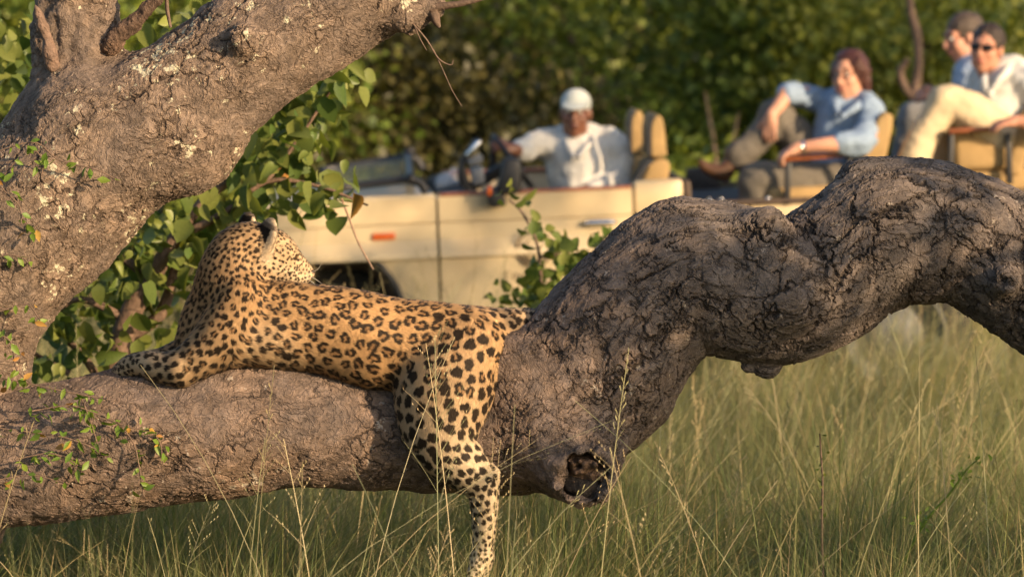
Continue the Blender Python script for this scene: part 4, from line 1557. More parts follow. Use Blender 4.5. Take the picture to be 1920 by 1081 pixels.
# ---- woman in the blue shirt
Q = mk(20.42)
pw = person('woman in blue shirt and glasses resting her arm over a raised knee', P(1575, 345, 20.42))
hc = Q(1592, 143, .02)
f, u, r = frame((-.55, -.85, -.06), (-.04, 0, 1))
s = SDF(.006)
g, ax = head(s, hc, f, u, r, .95, Q(1600, 202, .08), .052)
torso = [Q(1580, 345, .06, 58), Q(1575, 300, .06, 58), Q(1584, 250, .06, 58), Q(1590, 215, .07, 54), Q(1598, 198, .09, 34)]
sh = [Q(1546, 196, .16, 24), Q(1592, 196, .09, 38), Q(1628, 208, -.06, 30)]
larm_u = [Q(1628, 210, -.06, 28), Q(1630, 245, -.20, 26), Q(1610, 268, -.34, 23)]
larm_f = [Q(1610, 268, -.34, 20), Q(1552, 271, -.40, 15), Q(1496, 277, -.40, 11)]
rarm_u = [Q(1545, 192, .16, 25), Q(1510, 180, .12, 24), Q(1476, 176, .06, 19)]
rarm_f = [Q(1474, 177, .06, 16), Q(1462, 196, .02, 14), Q(1446, 216, -.02, 11)]
for c in (torso, sh): s.chain(slim(c, .016), .03)
for c in (larm_u, rarm_u): s.chain(slim(c, .010), .02)
for c in (larm_f, rarm_f): s.chain(slim(c, .002), .02)
hand(s, Q(1496, 277, -.40), (-.9, -.1, -.4), (-.2, -.2, .9), 1, .9, .95)
hand(s, Q(1447, 215, -.02), (-.12, -.1, -.9), (-.4, -.9, .1), 1, .35, .95, .1)
leg_far = [[Q(1570, 335, .12, 44), Q(1505, 270, .12, 38), Q(1456, 218, .10, 31)], [Q(1456, 218, .10, 31), Q(1425, 258, .08, 28), Q(1392, 288, .07, 25)]]
leg_near = [[Q(1575, 350, -.12, 42), Q(1490, 342, -.16, 40), Q(1424, 340, -.17, 37)], [Q(1424, 340, -.17, 37), Q(1412, 400, -.17, 32), Q(1405, 455, -.17, 28)]]
for c in leg_far + leg_near: s.chain(slim(c, .018), .02)
s.chain([Q(1395, 285, .07, 15), Q(1372, 305, .06, 12)], .02)
padd(link('body', s.mesh('body'), M['skin_fair']), pw)
face_bits(g, ax, pw, .95, M['lips'])
eb_ = lambda c, d: [np.array([*p[:3], p[3] + d]) for p in c]
cloth('shirt', [torso, sh, larm_u, rarm_u, [larm_f[0] + np.array([0, 0, 0, .012]), np.array([*(larm_f[0][:3] * .4 + larm_f[1][:3] * .6), larm_f[1][3] + .016])]], M['blue_cotton'], pw, wr=.011)
t = Tubes()
for pts in (((1578, 186, .10), (1566, 196, -.06), (1572, 214, -.14)), ((1618, 186, .06), (1606, 200, -.13), (1580, 218, -.16))):
    t.tube([(*Q(*p), .024 if k < 2 else .014) for k, p in enumerate(pts)], 8, 4)
padd(t.build('collar', M['blue_cotton']), pw)
cloth('trousers', leg_far + leg_near + [[Q(1395, 284, .07, 26), Q(1386, 292, .07, 28)]], M['grey_trouser'], pw, wr=.008)
s = SDF(.006)
s.chain([Q(1374, 302, .06, 14), Q(1352, 322, .05, 15), Q(1326, 314, .05, 11), Q(1316, 306, .05, 8)], .02)
s.chain([Q(1376, 300, .06, 14), Q(1360, 330, .06, 12)], .02)
padd(link('shoe', s.mesh('shoe'), M['leather']), pw)
s = SDF(.006)
s.chain([Q(1405, 440, -.17, 16), Q(1398, 470, -.17, 15), Q(1370, 476, -.17, 12)], .02)
padd(link('shoe', s.mesh('shoe'), M['leather']), pw)
s = SDF(.006)
s.ell(g(0, -.028, .045), np.array((.092, .098, .096)), ax, .02)
s.ell(g(0, -.075, -.03), np.array((.085, .050, .085)), ax, .03)
s.chain([(*g(.070, .0, .05), .030), (*g(.080, -.03, -.02), .030), (*g(.075, -.05, -.08), .026)], .03)
s.chain([(*g(-.070, .03, .075), .024), (*g(-.086, -.0, .03), .026), (*g(-.080, -.04, -.06), .028)], .03)
s.ell(g(0, .085, -.022), (.062, .055, .088), ax, .015, sub=True)
m_ = s.mesh('hair'); displace(m_, [(.008, 40, 5)]); padd(link('hair', m_, M['hair_auburn']), pw)
t = Tubes()
for sd in (-1, 1):
    c = g(sd * .031, .108, .012)
    a_ = np.linspace(0, 2 * math.pi, 17)
    t.tube([(*(c + (r * .024 * math.cos(q) + u * .017 * math.sin(q))), .0022) for q in a_], 5, 1)
    t.tube([(*g(sd * .056, .10, .016), .002), (*g(sd * .078, .0, .016), .002)], 5, 1)
t.tube([(*g(-.008, .11, .014), .002), (*g(.008, .11, .014), .002)], 5, 1)
padd(t.build('glasses', M['black_metal']), pw)
t = Tubes()
q1, q2 = Q(1503, 276, -.40), Q(1509, 275.5, -.40)
t.tube([(*q1, .0325), (*q2, .034)], 12, 1)
padd(t.build('wristwatch', M['chrome']), pw)

# ---- man with sunglasses, near seat of the second row
Q = mk(20.40)
pm_ = person('man in sunglasses and pale striped shirt with khaki trousers and raised knee', P(1880, 250, 20.40))
hc = Q(1850, 92, .0)
f, u, r = frame((-.42, -.9, -.02), (.10, 0, 1))
s = SDF(.006)
g, ax = head(s, hc, f, u, r, .96, Q(1878, 150, .08), .058)
torso = [Q(1874, 255, .06, 56), Q(1872, 215, .05, 58), Q(1886, 170, .06, 58), Q(1892, 150, .07, 48), Q(1886, 140, .09, 34)]
sh = [Q(1842, 150, .18, 28), Q(1888, 148, .09, 40), Q(1930, 158, -.06, 30)]
larm_u = [Q(1930, 160, -.06, 30), Q(1960, 200, -.12, 26), Q(1975, 236, -.28, 22)]
larm_f = [Q(1975, 236, -.28, 19), Q(1935, 231, -.36, 15), Q(1904, 227, -.37, 11)]
rarm_u = [Q(1842, 152, .18, 26), Q(1822, 190, .16, 23), Q(1830, 225, .10, 20)]
rarm_f = [Q(1830, 225, .10, 17), Q(1800, 225, .02, 14), Q(1775, 215, -.02, 11)]
for c in (torso, sh): s.chain(slim(c, .016), .03)
for c in (larm_u, rarm_u): s.chain(slim(c, .010), .02)
for c in (larm_f, rarm_f): s.chain(slim(c, .002), .02)
hand(s, Q(1906, 227, -.37), (-.9, -.1, -.12), (-.1, -.3, .9), 1, .5, .95)
hand(s, Q(1776, 215, -.02), (-.8, -.2, .1), (-.1, -.3, .9), -1, .5, .95)
l1 = [[Q(1870, 250, -.10, 42), Q(1815, 208, -.14, 38), Q(1772, 192, -.15, 33)], [Q(1772, 192, -.15, 33), Q(1742, 240, -.16, 30), Q(1716, 292, -.17, 31)]]
l2 = [[Q(1868, 250, .12, 42), Q(1820, 232, .10, 36), Q(1785, 232, .08, 32)], [Q(1785, 232, .08, 32), Q(1770, 300, .06, 26), Q(1760, 345, .04, 26)]]
for c in l1 + l2: s.chain(slim(c, .018), .02)
padd(link('body', s.mesh('body'), M['skin_pink']), pm_)
face_bits(g, ax, pm_, .96, M['lips'], eyes=False)
cloth('shirt', [torso, sh, larm_u, rarm_u, [larm_f[0] + np.array([0, 0, 0, .012]), larm_f[1] + np.array([0, 0, 0, .008])]], M['striped'], pm_, wr=.010)
t = Tubes()
for pts in (((1858, 140, .12), (1846, 150, -.08), (1850, 172, -.14)), ((1896, 122, .04), (1880, 142, -.13), (1856, 176, -.15))):
    t.tube([(*Q(*p), .024 if k < 2 else .014) for k, p in enumerate(pts)], 8, 4)
padd(t.build('collar', M['striped']), pm_)
cloth('trousers', l1 + l2, M['khaki'], pm_, wr=.007)
for x, y, d in ((1712, 305, -.17), (1752, 362, .04)):
    s = SDF(.006)
    s.chain([Q(x, y, d, 14), Q(x - 8, y + 24, d, 15), Q(x - 34, y + 30, d, 12), Q(x - 46, y + 30, d, 9)], .02)
    padd(link('shoe', s.mesh('shoe'), M['leather']), pm_)
s = SDF(.006)
s.ell(g(0, -.022, .048), np.array((.084, .096, .088)), ax, .02)
s.ell(g(0, .085, -.030), (.072, .062, .094), ax, .01, sub=True)
s.ell(g(0, .0, -.11), (.11, .14, .085), ax, .01, sub=True)
m_ = s.mesh('hair'); displace(m_, [(.006, 50, 5)]); padd(link('hair', m_, M['hair_dark']), pm_)
s = SDF(.003)
for sd in (-1, 1):
    s.ell(g(sd * .034, .098, .014), (.030, .008, .018), np.array([unit(r + f * (-.3 * sd)), unit(f + r * .3 * sd), u]), .004)
s.chain([(*g(-.012, .108, .018), .004), (*g(.012, .108, .018), .004)], .003)
for sd in (-1, 1): s.chain([(*g(sd * .062, .085, .018), .004), (*g(sd * .082, .0, .012), .0035)], .003)
padd(link('sunglasses', s.mesh('sunglasses'), M['lens']), pm_)

# ---- man behind him
Q = mk(21.25)
pn = person('man in light blue shirt seen in profile looking down behind the sunglasses wearer', P(1840, 240, 21.25))
hc = Q(1806, 72, .0)
f, u, r = frame((-.93, -.30, -.22), (-.2, 0, 1))
s = SDF(.006)
g, ax = head(s, hc, f, u, r, .98, Q(1828, 130, .03), .058)
torso = [Q(1850, 240, .0, 54), Q(1845, 200, .0, 54), Q(1838, 165, .0, 54), Q(1834, 140, .0, 46), Q(1830, 130, .0, 34)]
sh = [Q(1836, 140, .18, 28), Q(1832, 135, .0, 38), Q(1824, 146, -.17, 30)]
larm_u = [Q(1822, 150, -.17, 27), Q(1812, 185, -.18, 23), Q(1808, 205, -.16, 20)]
larm_f = [Q(1808, 205, -.16, 17), Q(1785, 192, -.12, 14), Q(1764, 176, -.06, 11)]
rarm_u = [Q(1836, 146, .18, 27), Q(1815, 180, .18, 23), Q(1802, 200, .15, 20)]
rarm_f = [Q(1802, 200, .15, 17), Q(1780, 188, .08, 14), Q(1762, 178, .03, 11)]
for c in (torso, sh): s.chain(slim(c, .016), .03)
for c in (larm_u, rarm_u): s.chain(slim(c, .010), .02)
for c in (larm_f, rarm_f): s.chain(slim(c, .002), .02)
hand(s, Q(1765, 177, -.06), (-.95, .1, .05), (0, -.7, .7), 1, .6)
hand(s, Q(1763, 179, .03), (-.95, -.1, .05), (0, .7, .7), -1, .6)
l1 = [[Q(1850, 235, -.12, 42), Q(1780, 215, -.12, 36), Q(1716, 226, -.12, 32)], [Q(1716, 226, -.12, 32), Q(1700, 290, -.12, 26), Q(1692, 345, -.12, 24)]]
l2 = [[Q(1850, 235, .12, 42), Q(1780, 212, .12, 36), Q(1716, 222, .12, 32)], [Q(1716, 222, .12, 32), Q(1698, 290, .12, 26), Q(1690, 340, .12, 24)]]
for c in l1 + l2: s.chain(slim(c, .018), .02)
padd(link('body', s.mesh('body'), M['skin_pink']), pn)
face_bits(g, ax, pn, .98, M['lips'])
cloth('shirt', [torso, sh, larm_u, rarm_u, [larm_f[0] + np.array([0, 0, 0, .012]), larm_f[1] + np.array([0, 0, 0, .008])], [rarm_f[0] + np.array([0, 0, 0, .012]), rarm_f[1] + np.array([0, 0, 0, .008])]], M['pale_blue'], pn, wr=.010)
t = Tubes()
for pts in (((1822, 118, -.10), (1806, 138, -.12), (1800, 156, -.06)), ((1822, 118, .10), (1806, 138, .12), (1800, 156, .02))):
    t.tube([(*Q(*p), .024 if k < 2 else .014) for k, p in enumerate(pts)], 8, 4)
padd(t.build('collar', M['pale_blue']), pn)
cloth('trousers', l1 + l2, M['grey_cotton'], pn, wr=.007)
for d in (-.12, .12):
    s = SDF(.006)
    s.chain([Q(1692, 350, d, 14), Q(1688, 366, d, 15), Q(1660, 370, d, 12), Q(1648, 372, d, 9)], .02)
    padd(link('shoe', s.mesh('shoe'), M['leather']), pn)
s = SDF(.006)
s.ell(g(0, -.024, .048), np.array((.086, .100, .090)), ax, .02)
s.ell(g(0, .085, -.035), (.076, .062, .098), ax, .01, sub=True)
s.ell(g(0, .0, -.11), (.11, .14, .085), ax, .01, sub=True)
m_ = s.mesh('hair'); displace(m_, [(.006, 50, 5)]); padd(link('hair', m_, M['hair_grey']), pn)

# ----------------------------------------------------------------- foliage
M['pink_twig'] = principled('pale_twig', (0.30, 0.19, 0.13), 0.8, 0.3, 60)
M['leaf_broad'] = leaf_mat('broad_leaf', (0.075, 0.125, 0.028), (0.220, 0.240, 0.060), trans=0.38, spec=.2, rough=.55)
M['leaf_attr'] = leaf_mat('foliage_leaf', None, None, use_attr=True, trans=0.28)
M['leaf_small'] = leaf_mat('creeper_leaf', (0.12, 0.21, 0.03), (0.20, 0.28, 0.045), trans=0.35)
M['leaf_dry'] = leaf_mat('dry_leaf', (0.34, 0.16, 0.045), (0.42, 0.26, 0.06), trans=0.2)
M['grass'] = leaf_mat('grass_blade', None, None, use_attr=True, trans=0.35, spec=0.25, rough=0.55)
M['straw'] = leaf_mat('grass_straw', None, None, use_attr=True, trans=0.15, spec=0.25, rough=0.5)


def leaf_shape(wd, cup=0.15, droop=0.18, n=5, point=1.0):
    """unit-length leaf along +Y, folded on its midrib"""
    V, Fq = [], []
    for k in range(n + 1):
        t = k / n
        hw = wd * (math.sin(math.pi * min(1, (t * 0.93 + 0.035)) ** (0.75 * point)) ** 0.8) * 0.5
        if k in (0, n): hw = 0.012
        z = -droop * t * t
        V += [(-hw, t, z + cup * hw), (0, t, z), (hw, t, z + cup * hw)]
    for k in range(n):
        for j in (0, 1):
            Fq.append((3 * k + j, 3 * k + j + 1, 3 * k + j + 4, 3 * k + j + 3))
    return np.array(V), np.array(Fq)


LEAVES = [leaf_shape(.80, .25, .20), leaf_shape(.66, .55, .15), leaf_shape(.72, .10, .40), leaf_shape(.55, .8, .55, 6), leaf_shape(.9, .35, .05)]
SMALL = [leaf_shape(.5, .3, .2, 3), leaf_shape(.42, .5, .1, 3)]


def rand_rot(rg, down=0.6, face=(0, -1, 0.2)):
    """matrix whose Y is the leaf's axis and Z its face"""
    y = unit(rg.normal(0, 1, 3) * .7 + np.array([0, 0, -down]))
    z = unit(rg.normal(0, 1, 3) * .8 + np.array(face))
    x = unit(np.cross(y, z))
    return np.stack([x, y, np.cross(x, y)], 1)


def leaf_objects(parent, items, shapes, mat, name='leaf', dry=None, dryp=0.0, rg=rng):
    """each big leaf its own object, sharing mesh data"""
    base = []
    for sh in shapes:
        for m_ in ((mat, dry) if dry else (mat,)):
            me = np_mesh(name, sh[0], sh[1]); me.materials.append(m_); base.append(me)
    inv = Matrix.Translation(parent.location).inverted()
    for (p, Rm, sz) in items:
        k = rg.integers(len(shapes))
        if dry: k = k * 2 + (1 if rg.random() < dryp else 0)
        o = bpy.data.objects.new(name, base[k])
        COL.objects.link(o)
        Mx = Matrix(np.vstack([np.hstack([Rm * sz, np.array(p)[:, None]]), [0, 0, 0, 1]]).tolist())
        o.parent = parent
        o.matrix_parent_inverse = inv
        o.matrix_local = inv @ Mx if False else Mx
        o.matrix_basis = Mx


def leaf_mass(name, items, shapes, mat, parent, ca, cb, rg=rng):
    V, Fq, C, n = [], [], [], 0
    for (p, Rm, sz) in items:
        sh = shapes[rg.integers(len(shapes))]
        V.append(sh[0] @ (Rm * sz).T + p)
        Fq.append(sh[1] + n)
        n += len(sh[0])
        f = rg.random()
        C.append(np.tile(np.array(ca) * (1 - f) + np.array(cb) * f, (len(sh[0]), 1)) * (.8 + .4 * rg.random()))
    me = np_mesh(name, np.vstack(V), np.vstack(Fq))
    set_col(me, np.vstack(C))
    o = link(name, me, mat)
    o.parent = parent
    o.matrix_parent_inverse = Matrix.Translation(parent.location).inverted()
    return tag(o, kind='stuff')


def pchild(o, parent):
    o.parent = parent
    o.matrix_parent_inverse = Matrix.Translation(parent.location).inverted()
    return o


def stems(name, lines, Y, parent, mat=None, sides=6):
    t = Tubes()
    for rows in lines: t.tube(L4(rows, Y), sides)
    return pchild(t.build(name, mat or M['stem']), parent)


# broad-leaved bush between the trunk and the vehicle
YB = 14.0
bush = empty('bush', P(215, 1180, YB))
tag(bush, 'broad leaved bush with large round green leaves behind the leaning trunk', 'bush')
rb = np.random.default_rng(11)
CL = [(520, 230, 95, 65, 48), (590, 180, 75, 60, 38), (640, 150, 30, 45, 16), (500, 310, 110, 50, 46), (440, 355, 90, 50, 36), (350, 405, 115, 50, 46), (255, 435, 85, 50, 38),
      (195, 510, 95, 70, 54), (300, 500, 100, 60, 44), (120, 570, 60, 85, 34), (250, 600, 80, 60, 22), (115, 665, 60, 50, 26), (375, 470, 50, 45, 18), (585, 345, 60, 36, 16), (630, 385, 30, 40, 8),
      (555, 270, 70, 50, 26), (310, 630, 36, 40, 8), (35, 110, 60, 120, 46), (290, 90, 60, 60, 22), (350, 20, 60, 40, 20), (15, 25, 40, 40, 10), (480, 390, 60, 40, 18), (100, 480, 60, 60, 16), (170, 640, 60, 50, 14), (540, 395, 30, 30, 4)]
items = []
for (cx_, cy_, rx, ry, n) in CL:
    for _ in range(int(n * 1.15)):
        a = rb.normal(0, .55, 3)
        p = P(cx_ + a[0] * rx, cy_ + a[1] * ry, YB + a[2] * .28)
        items.append((p, rand_rot(rb, .8), rb.uniform(.034, .102)))
items.sort(key=lambda q: -q[2])
leaf_objects(bush, items[:300], LEAVES, M['leaf_broad'], dry=M['leaf_dry'], dryp=.03, rg=rb)
leaf_mass('foliage', items[300:], LEAVES, M['leaf_attr'], bush, (0.075, 0.125, 0.028), (0.220, 0.240, 0.060), rb)
stems('trunk', [[(190, 1180, 0, 34), (200, 900, 0, 28), (212, 730, 0, 25), (240, 600, 0, 22), (285, 520, 0, 18), (330, 445, 0, 14), (380, 380, 0, 10), (450, 320, 10, 8)],
                [(212, 1180, 30, 26), (205, 740, 25, 17), (235, 640, 20, 15), (300, 590, 15, 12), (330, 500, 10, 9)]], YB, bush, sides=9)
stems('branch', [[(285, 520, 0, 11), (200, 470, 0, 7), (120, 480, 10, 5)], [(240, 600, 0, 10), (150, 560, -10, 6), (90, 600, -10, 4)]], YB, bush)
stems('branch', [[(330, 445, 0, 10), (420, 400, -10, 7), (500, 340, -10, 5), (600, 350, -20, 3.5), (690, 385, -25, 2)], [(500, 340, -10, 5), (560, 260, -10, 4), (620, 170, 0, 2.5)]], YB, bush)
stems('branch', [[(205, 740, 10, 9), (150, 660, -10, 7), (100, 620, -20, 5)], [(130, 700, 10, 6), (60, 660, 0, 4)]], YB, bush)
stems('hanging_twig', [[(640, 372, -22, 2.2), (655, 410, -25, 2), (672, 455, -28, 1.8), (700, 505, -30, 1.6)]], YB, bush, M['pink_twig'])

# creeper on the old tree
def creeper(label, lines, Y, seed, step=15, sz=(.022, .042), yellow=.06, group=None):
    rg = np.random.default_rng(seed)
    e_ = empty('creeper', P(lines[0][0][0], lines[0][0][1], Y))
    tag(e_, label, 'creeper', group)
    stems('stem', [[(x, y, rg.uniform(-8, 8), 1.6) for (x, y) in l] for l in lines], Y, e_, M['twig'], 5)
    it = []
    for l in lines:
        q = resample(np.array([(x, y, 0, 0) for x, y in l], float), 6)
        d = np.r_[0, np.cumsum(np.linalg.norm(np.diff(q[:, :2], axis=0), axis=1))]
        for s_ in np.arange(4, d[-1], step):
            x, y = np.interp(s_ + rg.uniform(-5, 5), d, q[:, 0]), np.interp(s_, d, q[:, 1])
            for _ in range(rg.integers(1, 3)):
                it.append((P(x + rg.normal(0, 7), y + rg.normal(3, 6), Y + rg.normal(0, .02)), rand_rot(rg, .5), rg.uniform(*sz)))
    leaf_objects(e_, it, SMALL, M['leaf_small'], dry=M['leaf_dry'], dryp=yellow, rg=rg)


creeper('thin green creeper with small leaves crossing the trunk at its upper left', [[(-40, 300), (20, 275), (70, 268), (110, 300), (180, 318), (215, 335)], [(-20, 320), (10, 360), (36, 385), (40, 420)], [(60, 275), (80, 300), (78, 330)], [(-30, 350), (5, 330), (30, 300)]], 11.84, 3)
creeper('small leaved creeper hanging on the trunk beside its yellow leaf lower down', [[(-40, 500), (10, 478), (45, 485), (60, 510)], [(-30, 560), (10, 580), (50, 570), (75, 600)], [(-20, 620), (20, 640), (30, 690), (60, 720)], [(40, 410), (60, 430), (70, 420)]], 11.86, 4, yellow=.12)
creeper('leafy green creeper spread over the thick left end of the lower limb', [[(-30, 700), (60, 720), (130, 735), (200, 748)], [(60, 770), (130, 760), (180, 775), (240, 800), (300, 808)], [(-20, 800), (60, 810), (130, 822), (200, 850)], [(30, 860), (100, 850), (160, 880)], [(150, 740), (170, 790), (185, 840)], [(220, 790), (250, 830), (262, 880), (270, 930)], [(-10, 900), (60, 890), (120, 905)], [(280, 800), (300, 830), (304, 860)]], 11.75, 5, step=13)

# leafy shrub in front of the door
YS = 15.8
sh_ = empty('shrub', P(1050, 960, YS))
tag(sh_, 'small green shrub growing in front of the vehicle door', 'shrub')
rs_ = np.random.default_rng(8)
it = []
for (cx_, cy_, rx, ry, n) in ((960, 382, 24, 26, 10), (1000, 425, 18, 22, 9), (1012, 450, 22, 14, 9), (1060, 512, 62, 42, 58), (1012, 548, 66, 32, 40), (1098, 480, 42, 28, 26), (1132, 448, 24, 16, 9), (1000, 575, 60, 24, 26), (1090, 550, 60, 50, 50), (1045, 450, 16, 8, 3), (1080, 620, 90, 40, 40)):
    for _ in range(n):
        a = rs_.normal(0, .55, 3)
        it.append((P(cx_ + a[0] * rx, cy_ + a[1] * ry, YS + a[2] * .25), rand_rot(rs_, -.3), rs_.uniform(.04, .075)))
leaf_objects(sh_, it, LEAVES[:2], M['leaf_broad'], rg=rs_)
stems('stem', [[(1050, 960, 0, 7), (1040, 700, 0, 6), (1018, 560, 0, 4), (1008, 460, -5, 3), (980, 400, -5, 2.5), (955, 375, -5, 2)], [(1040, 700, 0, 6), (1070, 560, 0, 4), (1100, 490, 0, 3), (1140, 440, 0, 2)], [(1045, 740, 0, 5), (1010, 620, 10, 3), (990, 570, 10, 2)], [(1012, 480, -5, 2.5), (1040, 480, -5, 2), (1050, 452, -5, 1.5)]], YS, sh_, M['twig'])

# ----------------------------------------------------------------- bush wall behind
QUAD = np.array([[-.5, 0, 0], [0, 0, .08], [.5, 0, 0], [.38, .62, -.02], [0, 1, -.1], [-.38, .62, -.02]])
QF = np.array([[0, 1, 4, 5], [1, 2, 3, 4]])


def crown(name, lobes, nleaf, size, ca, cb, rg, clump=26, spread=.15, mat='leaf_attr'):
    """leaf clumps spread through the lobes of a crown, denser to the outside"""
    vol = np.array([l[3] * l[4] * l[5] for l in lobes]) ** .8
    ncl = max(8, nleaf // clump)
    pick = rg.choice(len(lobes), ncl, p=vol / vol.sum())
    d = rg.normal(0, 1, (ncl, 3)); d /= np.linalg.norm(d, axis=1)[:, None]
    r = rg.random(ncl) ** .4
    L = np.array(lobes)[pick]
    cen = L[:, :3] + d * r[:, None] * L[:, 3:6]
    ci = np.repeat(np.arange(ncl), clump)
    n = len(ci)
    pos = cen[ci] + rg.normal(0, 1, (n, 3)) * spread * np.array([1, 1, .7])
    y = rg.normal(0, 1, (n, 3)) + np.array([0, 0, -.3]); y /= np.linalg.norm(y, axis=1)[:, None]
    z = rg.normal(0, 1, (n, 3)) + np.array([0, 0, .5])
    x = np.cross(y, z); x /= np.linalg.norm(x, axis=1)[:, None]
    z = np.cross(x, y)
    sz = size * (.6 + .8 * rg.random(n))
    V = pos[:, None, :] + sz[:, None, None] * (QUAD[None, :, 0:1] * .75 * x[:, None] + QUAD[None, :, 1:2] * y[:, None] + QUAD[None, :, 2:3] * z[:, None])
    Fq = (QF[None] + (np.arange(n) * 6)[:, None, None]).reshape(-1, 4)
    f = np.clip(rg.random(ncl)[ci] * .75 + rg.random(n) * .35, 0, 1)[:, None]
    C = (np.array(ca) * (1 - f) + np.array(cb) * f) * (.75 + .5 * rg.random(n))[:, None]
    me = np_mesh(name, V.reshape(-1, 3), Fq, False)
    set_col(me, np.repeat(C, 6, 0))
    me.materials.append(M[mat])
    return me


GREEN = ((0.062, 0.112, 0.020), (0.230, 0.265, 0.042))
OLIVE = ((0.042, 0.047, 0.015), (0.110, 0.093, 0.030))
YELL = ((0.090, 0.135, 0.022), (0.340, 0.330, 0.050))


def back_bush(name, cat, label, x, y, wd, ht, pal, seed, nleaf=9000, size=.065, group=None, base=0.15, trunk_r=.05, lobes=7, spread=.15):
    rg = np.random.default_rng(seed)
    e_ = empty(name, (x, y, 0))
    tag(e_, label, cat, group)
    lb = []
    for k in range(lobes):
        a = rg.uniform(0, 2 * math.pi); q = rg.random() ** .5
        zz = rg.uniform(base, 1) * ht
        r_ = rg.uniform(.28, .42) * wd
        lb.append((x + q * math.cos(a) * wd * .42, y + q * math.sin(a) * wd * .35, zz * .82 + .1, r_, r_ * .8, r_ * .8))
    pchild(link('crown', crown('crown', lb, nleaf, size, *pal, rg, spread=spread)), e_)
    t = Tubes()
    for k in range(min(4, lobes)):
        l = lb[k]
        t.tube([(x + rg.normal(0, .05), y + rg.normal(0, .05), -.05, trunk_r), (x * .5 + l[0] * .5 + rg.normal(0, .1), y * .5 + l[1] * .5, l[2] * .5, trunk_r * .7), (l[0], l[1], l[2], trunk_r * .3)], 6, 4)
    pchild(t.build('trunk', M['stem']), e_)
    return e_


def bxx(px, Y): return (px - 960) / F * Y


GB = 'green bushes behind the vehicle'
for (nm, cat, lab, px, Y, wd, ht, pal, n) in (
        ('bush', 'bush', 'yellow green bush behind the top of the leaning limb, left of the driver', 700, 29, 2.6, 3.0, OLIVE, 6500),
        ('bush', 'bush', 'olive brown thicket straight behind the folded windscreen', 830, 26.5, 2.0, 1.9, OLIVE, 6000),
        ('bush', 'bush', 'dark green bush behind the driver\'s cap', 1000, 28.5, 2.4, 3.1, GREEN, 6500),
        ('bush', 'bush', 'bright green bush behind the two front seat backs', 1215, 27.5, 2.2, 2.8, GREEN, 6500),
        ('bush', 'bush', 'fresh green bush behind the space before the woman', 1400, 26.5, 2.2, 2.5, GREEN, 6500),
        ('bush', 'bush', 'yellow tinted green bush behind the woman\'s head', 1590, 28.5, 2.5, 3.2, YELL, 6500),
        ('bush', 'bush', 'green bush behind the gap between the woman and the two men', 1745, 26.5, 2.0, 2.4, YELL, 6000),
        ('bush', 'bush', 'leafy green bush behind the two men\'s heads', 1880, 28, 2.5, 3.0, GREEN, 6500),
        ('bush', 'bush', 'dense green bush beyond the broad leaved bush at far left', 60, 24, 2.4, 2.9, GREEN, 6500),
        ('bush', 'bush', 'shaded green bush beyond the vehicle\'s bonnet at left', 330, 25.5, 2.3, 2.6, GREEN, 6500),
        ('bush', 'bush', 'dark bush under the middle of the leaning limb', 520, 27.5, 2.2, 2.7, OLIVE, 6000)):
    back_bush(nm, cat, lab, bxx(px, Y), Y, wd, ht, pal, int(px * 7 + Y), 12500, size=.055, group=GB)
for k, (px, Y) in enumerate(((100, 34), (420, 35), (720, 36), (1020, 35), (1330, 36), (1640, 35), (1900, 36))):
    back_bush('tree', 'tree', ('far tree closing the back of the bush line at left', 'far tree behind the shaded bush over the bonnet', 'far tree seen over the olive thicket', 'far tree high behind the driver', 'far tree between driver and woman', 'far tree high behind the woman', 'far tree high behind the two men')[k], bxx(px, Y), Y, 3.6, 4.6, (GREEN, OLIVE, GREEN)[k % 3], 900 + k, 6500, .11, 'far trees behind the bushes', base=.1, trunk_r=.09, spread=.22)
# low scrub at the foot of the bushes
for k, (px, Y, wd, ht, lab) in enumerate(((690, 24.3, 1.5, 1.0, 'low olive scrub behind the bonnet'), (870, 24.6, 1.4, 1.0, 'low brown scrub behind the dashboard'), (1290, 24.2, 1.3, .9, 'low green scrub behind the load box'), (1390, 24.5, 1.4, 1.0, 'low green scrub behind the woman\'s shoe'))):
    back_bush('scrub', 'scrub', lab, bxx(px, Y), Y, wd, ht, (OLIVE, OLIVE, GREEN, GREEN)[k], 700 + k, 3000, .06, 'low scrub behind the vehicle', base=.1, trunk_r=.02)
# dead branch among the bushes
YD = 23.6
db = empty('dead_branch', P(1725, 380, YD))
tag(db, 'bare twisted dead branch standing up behind the second row seats', 'branch')
stems('stem', [[(1725, 420, 0, 9), (1722, 240, 0, 9), (1714, 180, 0, 10), (1722, 130, 0, 9), (1720, 70, 0, 10), (1708, 20, 0, 8), (1700, -60, 0, 7)]], YD, db, M['wood_dead'])
stems('fork', [[(1718, 190, 0, 8), (1698, 165, 0, 8), (1688, 135, 0, 8), (1702, 112, -10, 6)]], YD, db, M['wood_dead'])
YD = 25.0
db = empty('dead_branch', P(1345, 380, YD))
tag(db, 'pale bare stems behind the load box, left of the woman', 'branch')
stems('stem', [[(1350, 400, 0, 5), (1340, 280, 0, 4), (1330, 220, 0, 2.5), (1322, 170, 0, 1.5)], [(1350, 400, 0, 4), (1372, 280, 0, 3), (1385, 210, 0, 1.5)]], YD, db, M['pink_twig'])


# ----------------------------------------------------------------- trees beyond the frame that shade the place
Sv = np.array(SUN)


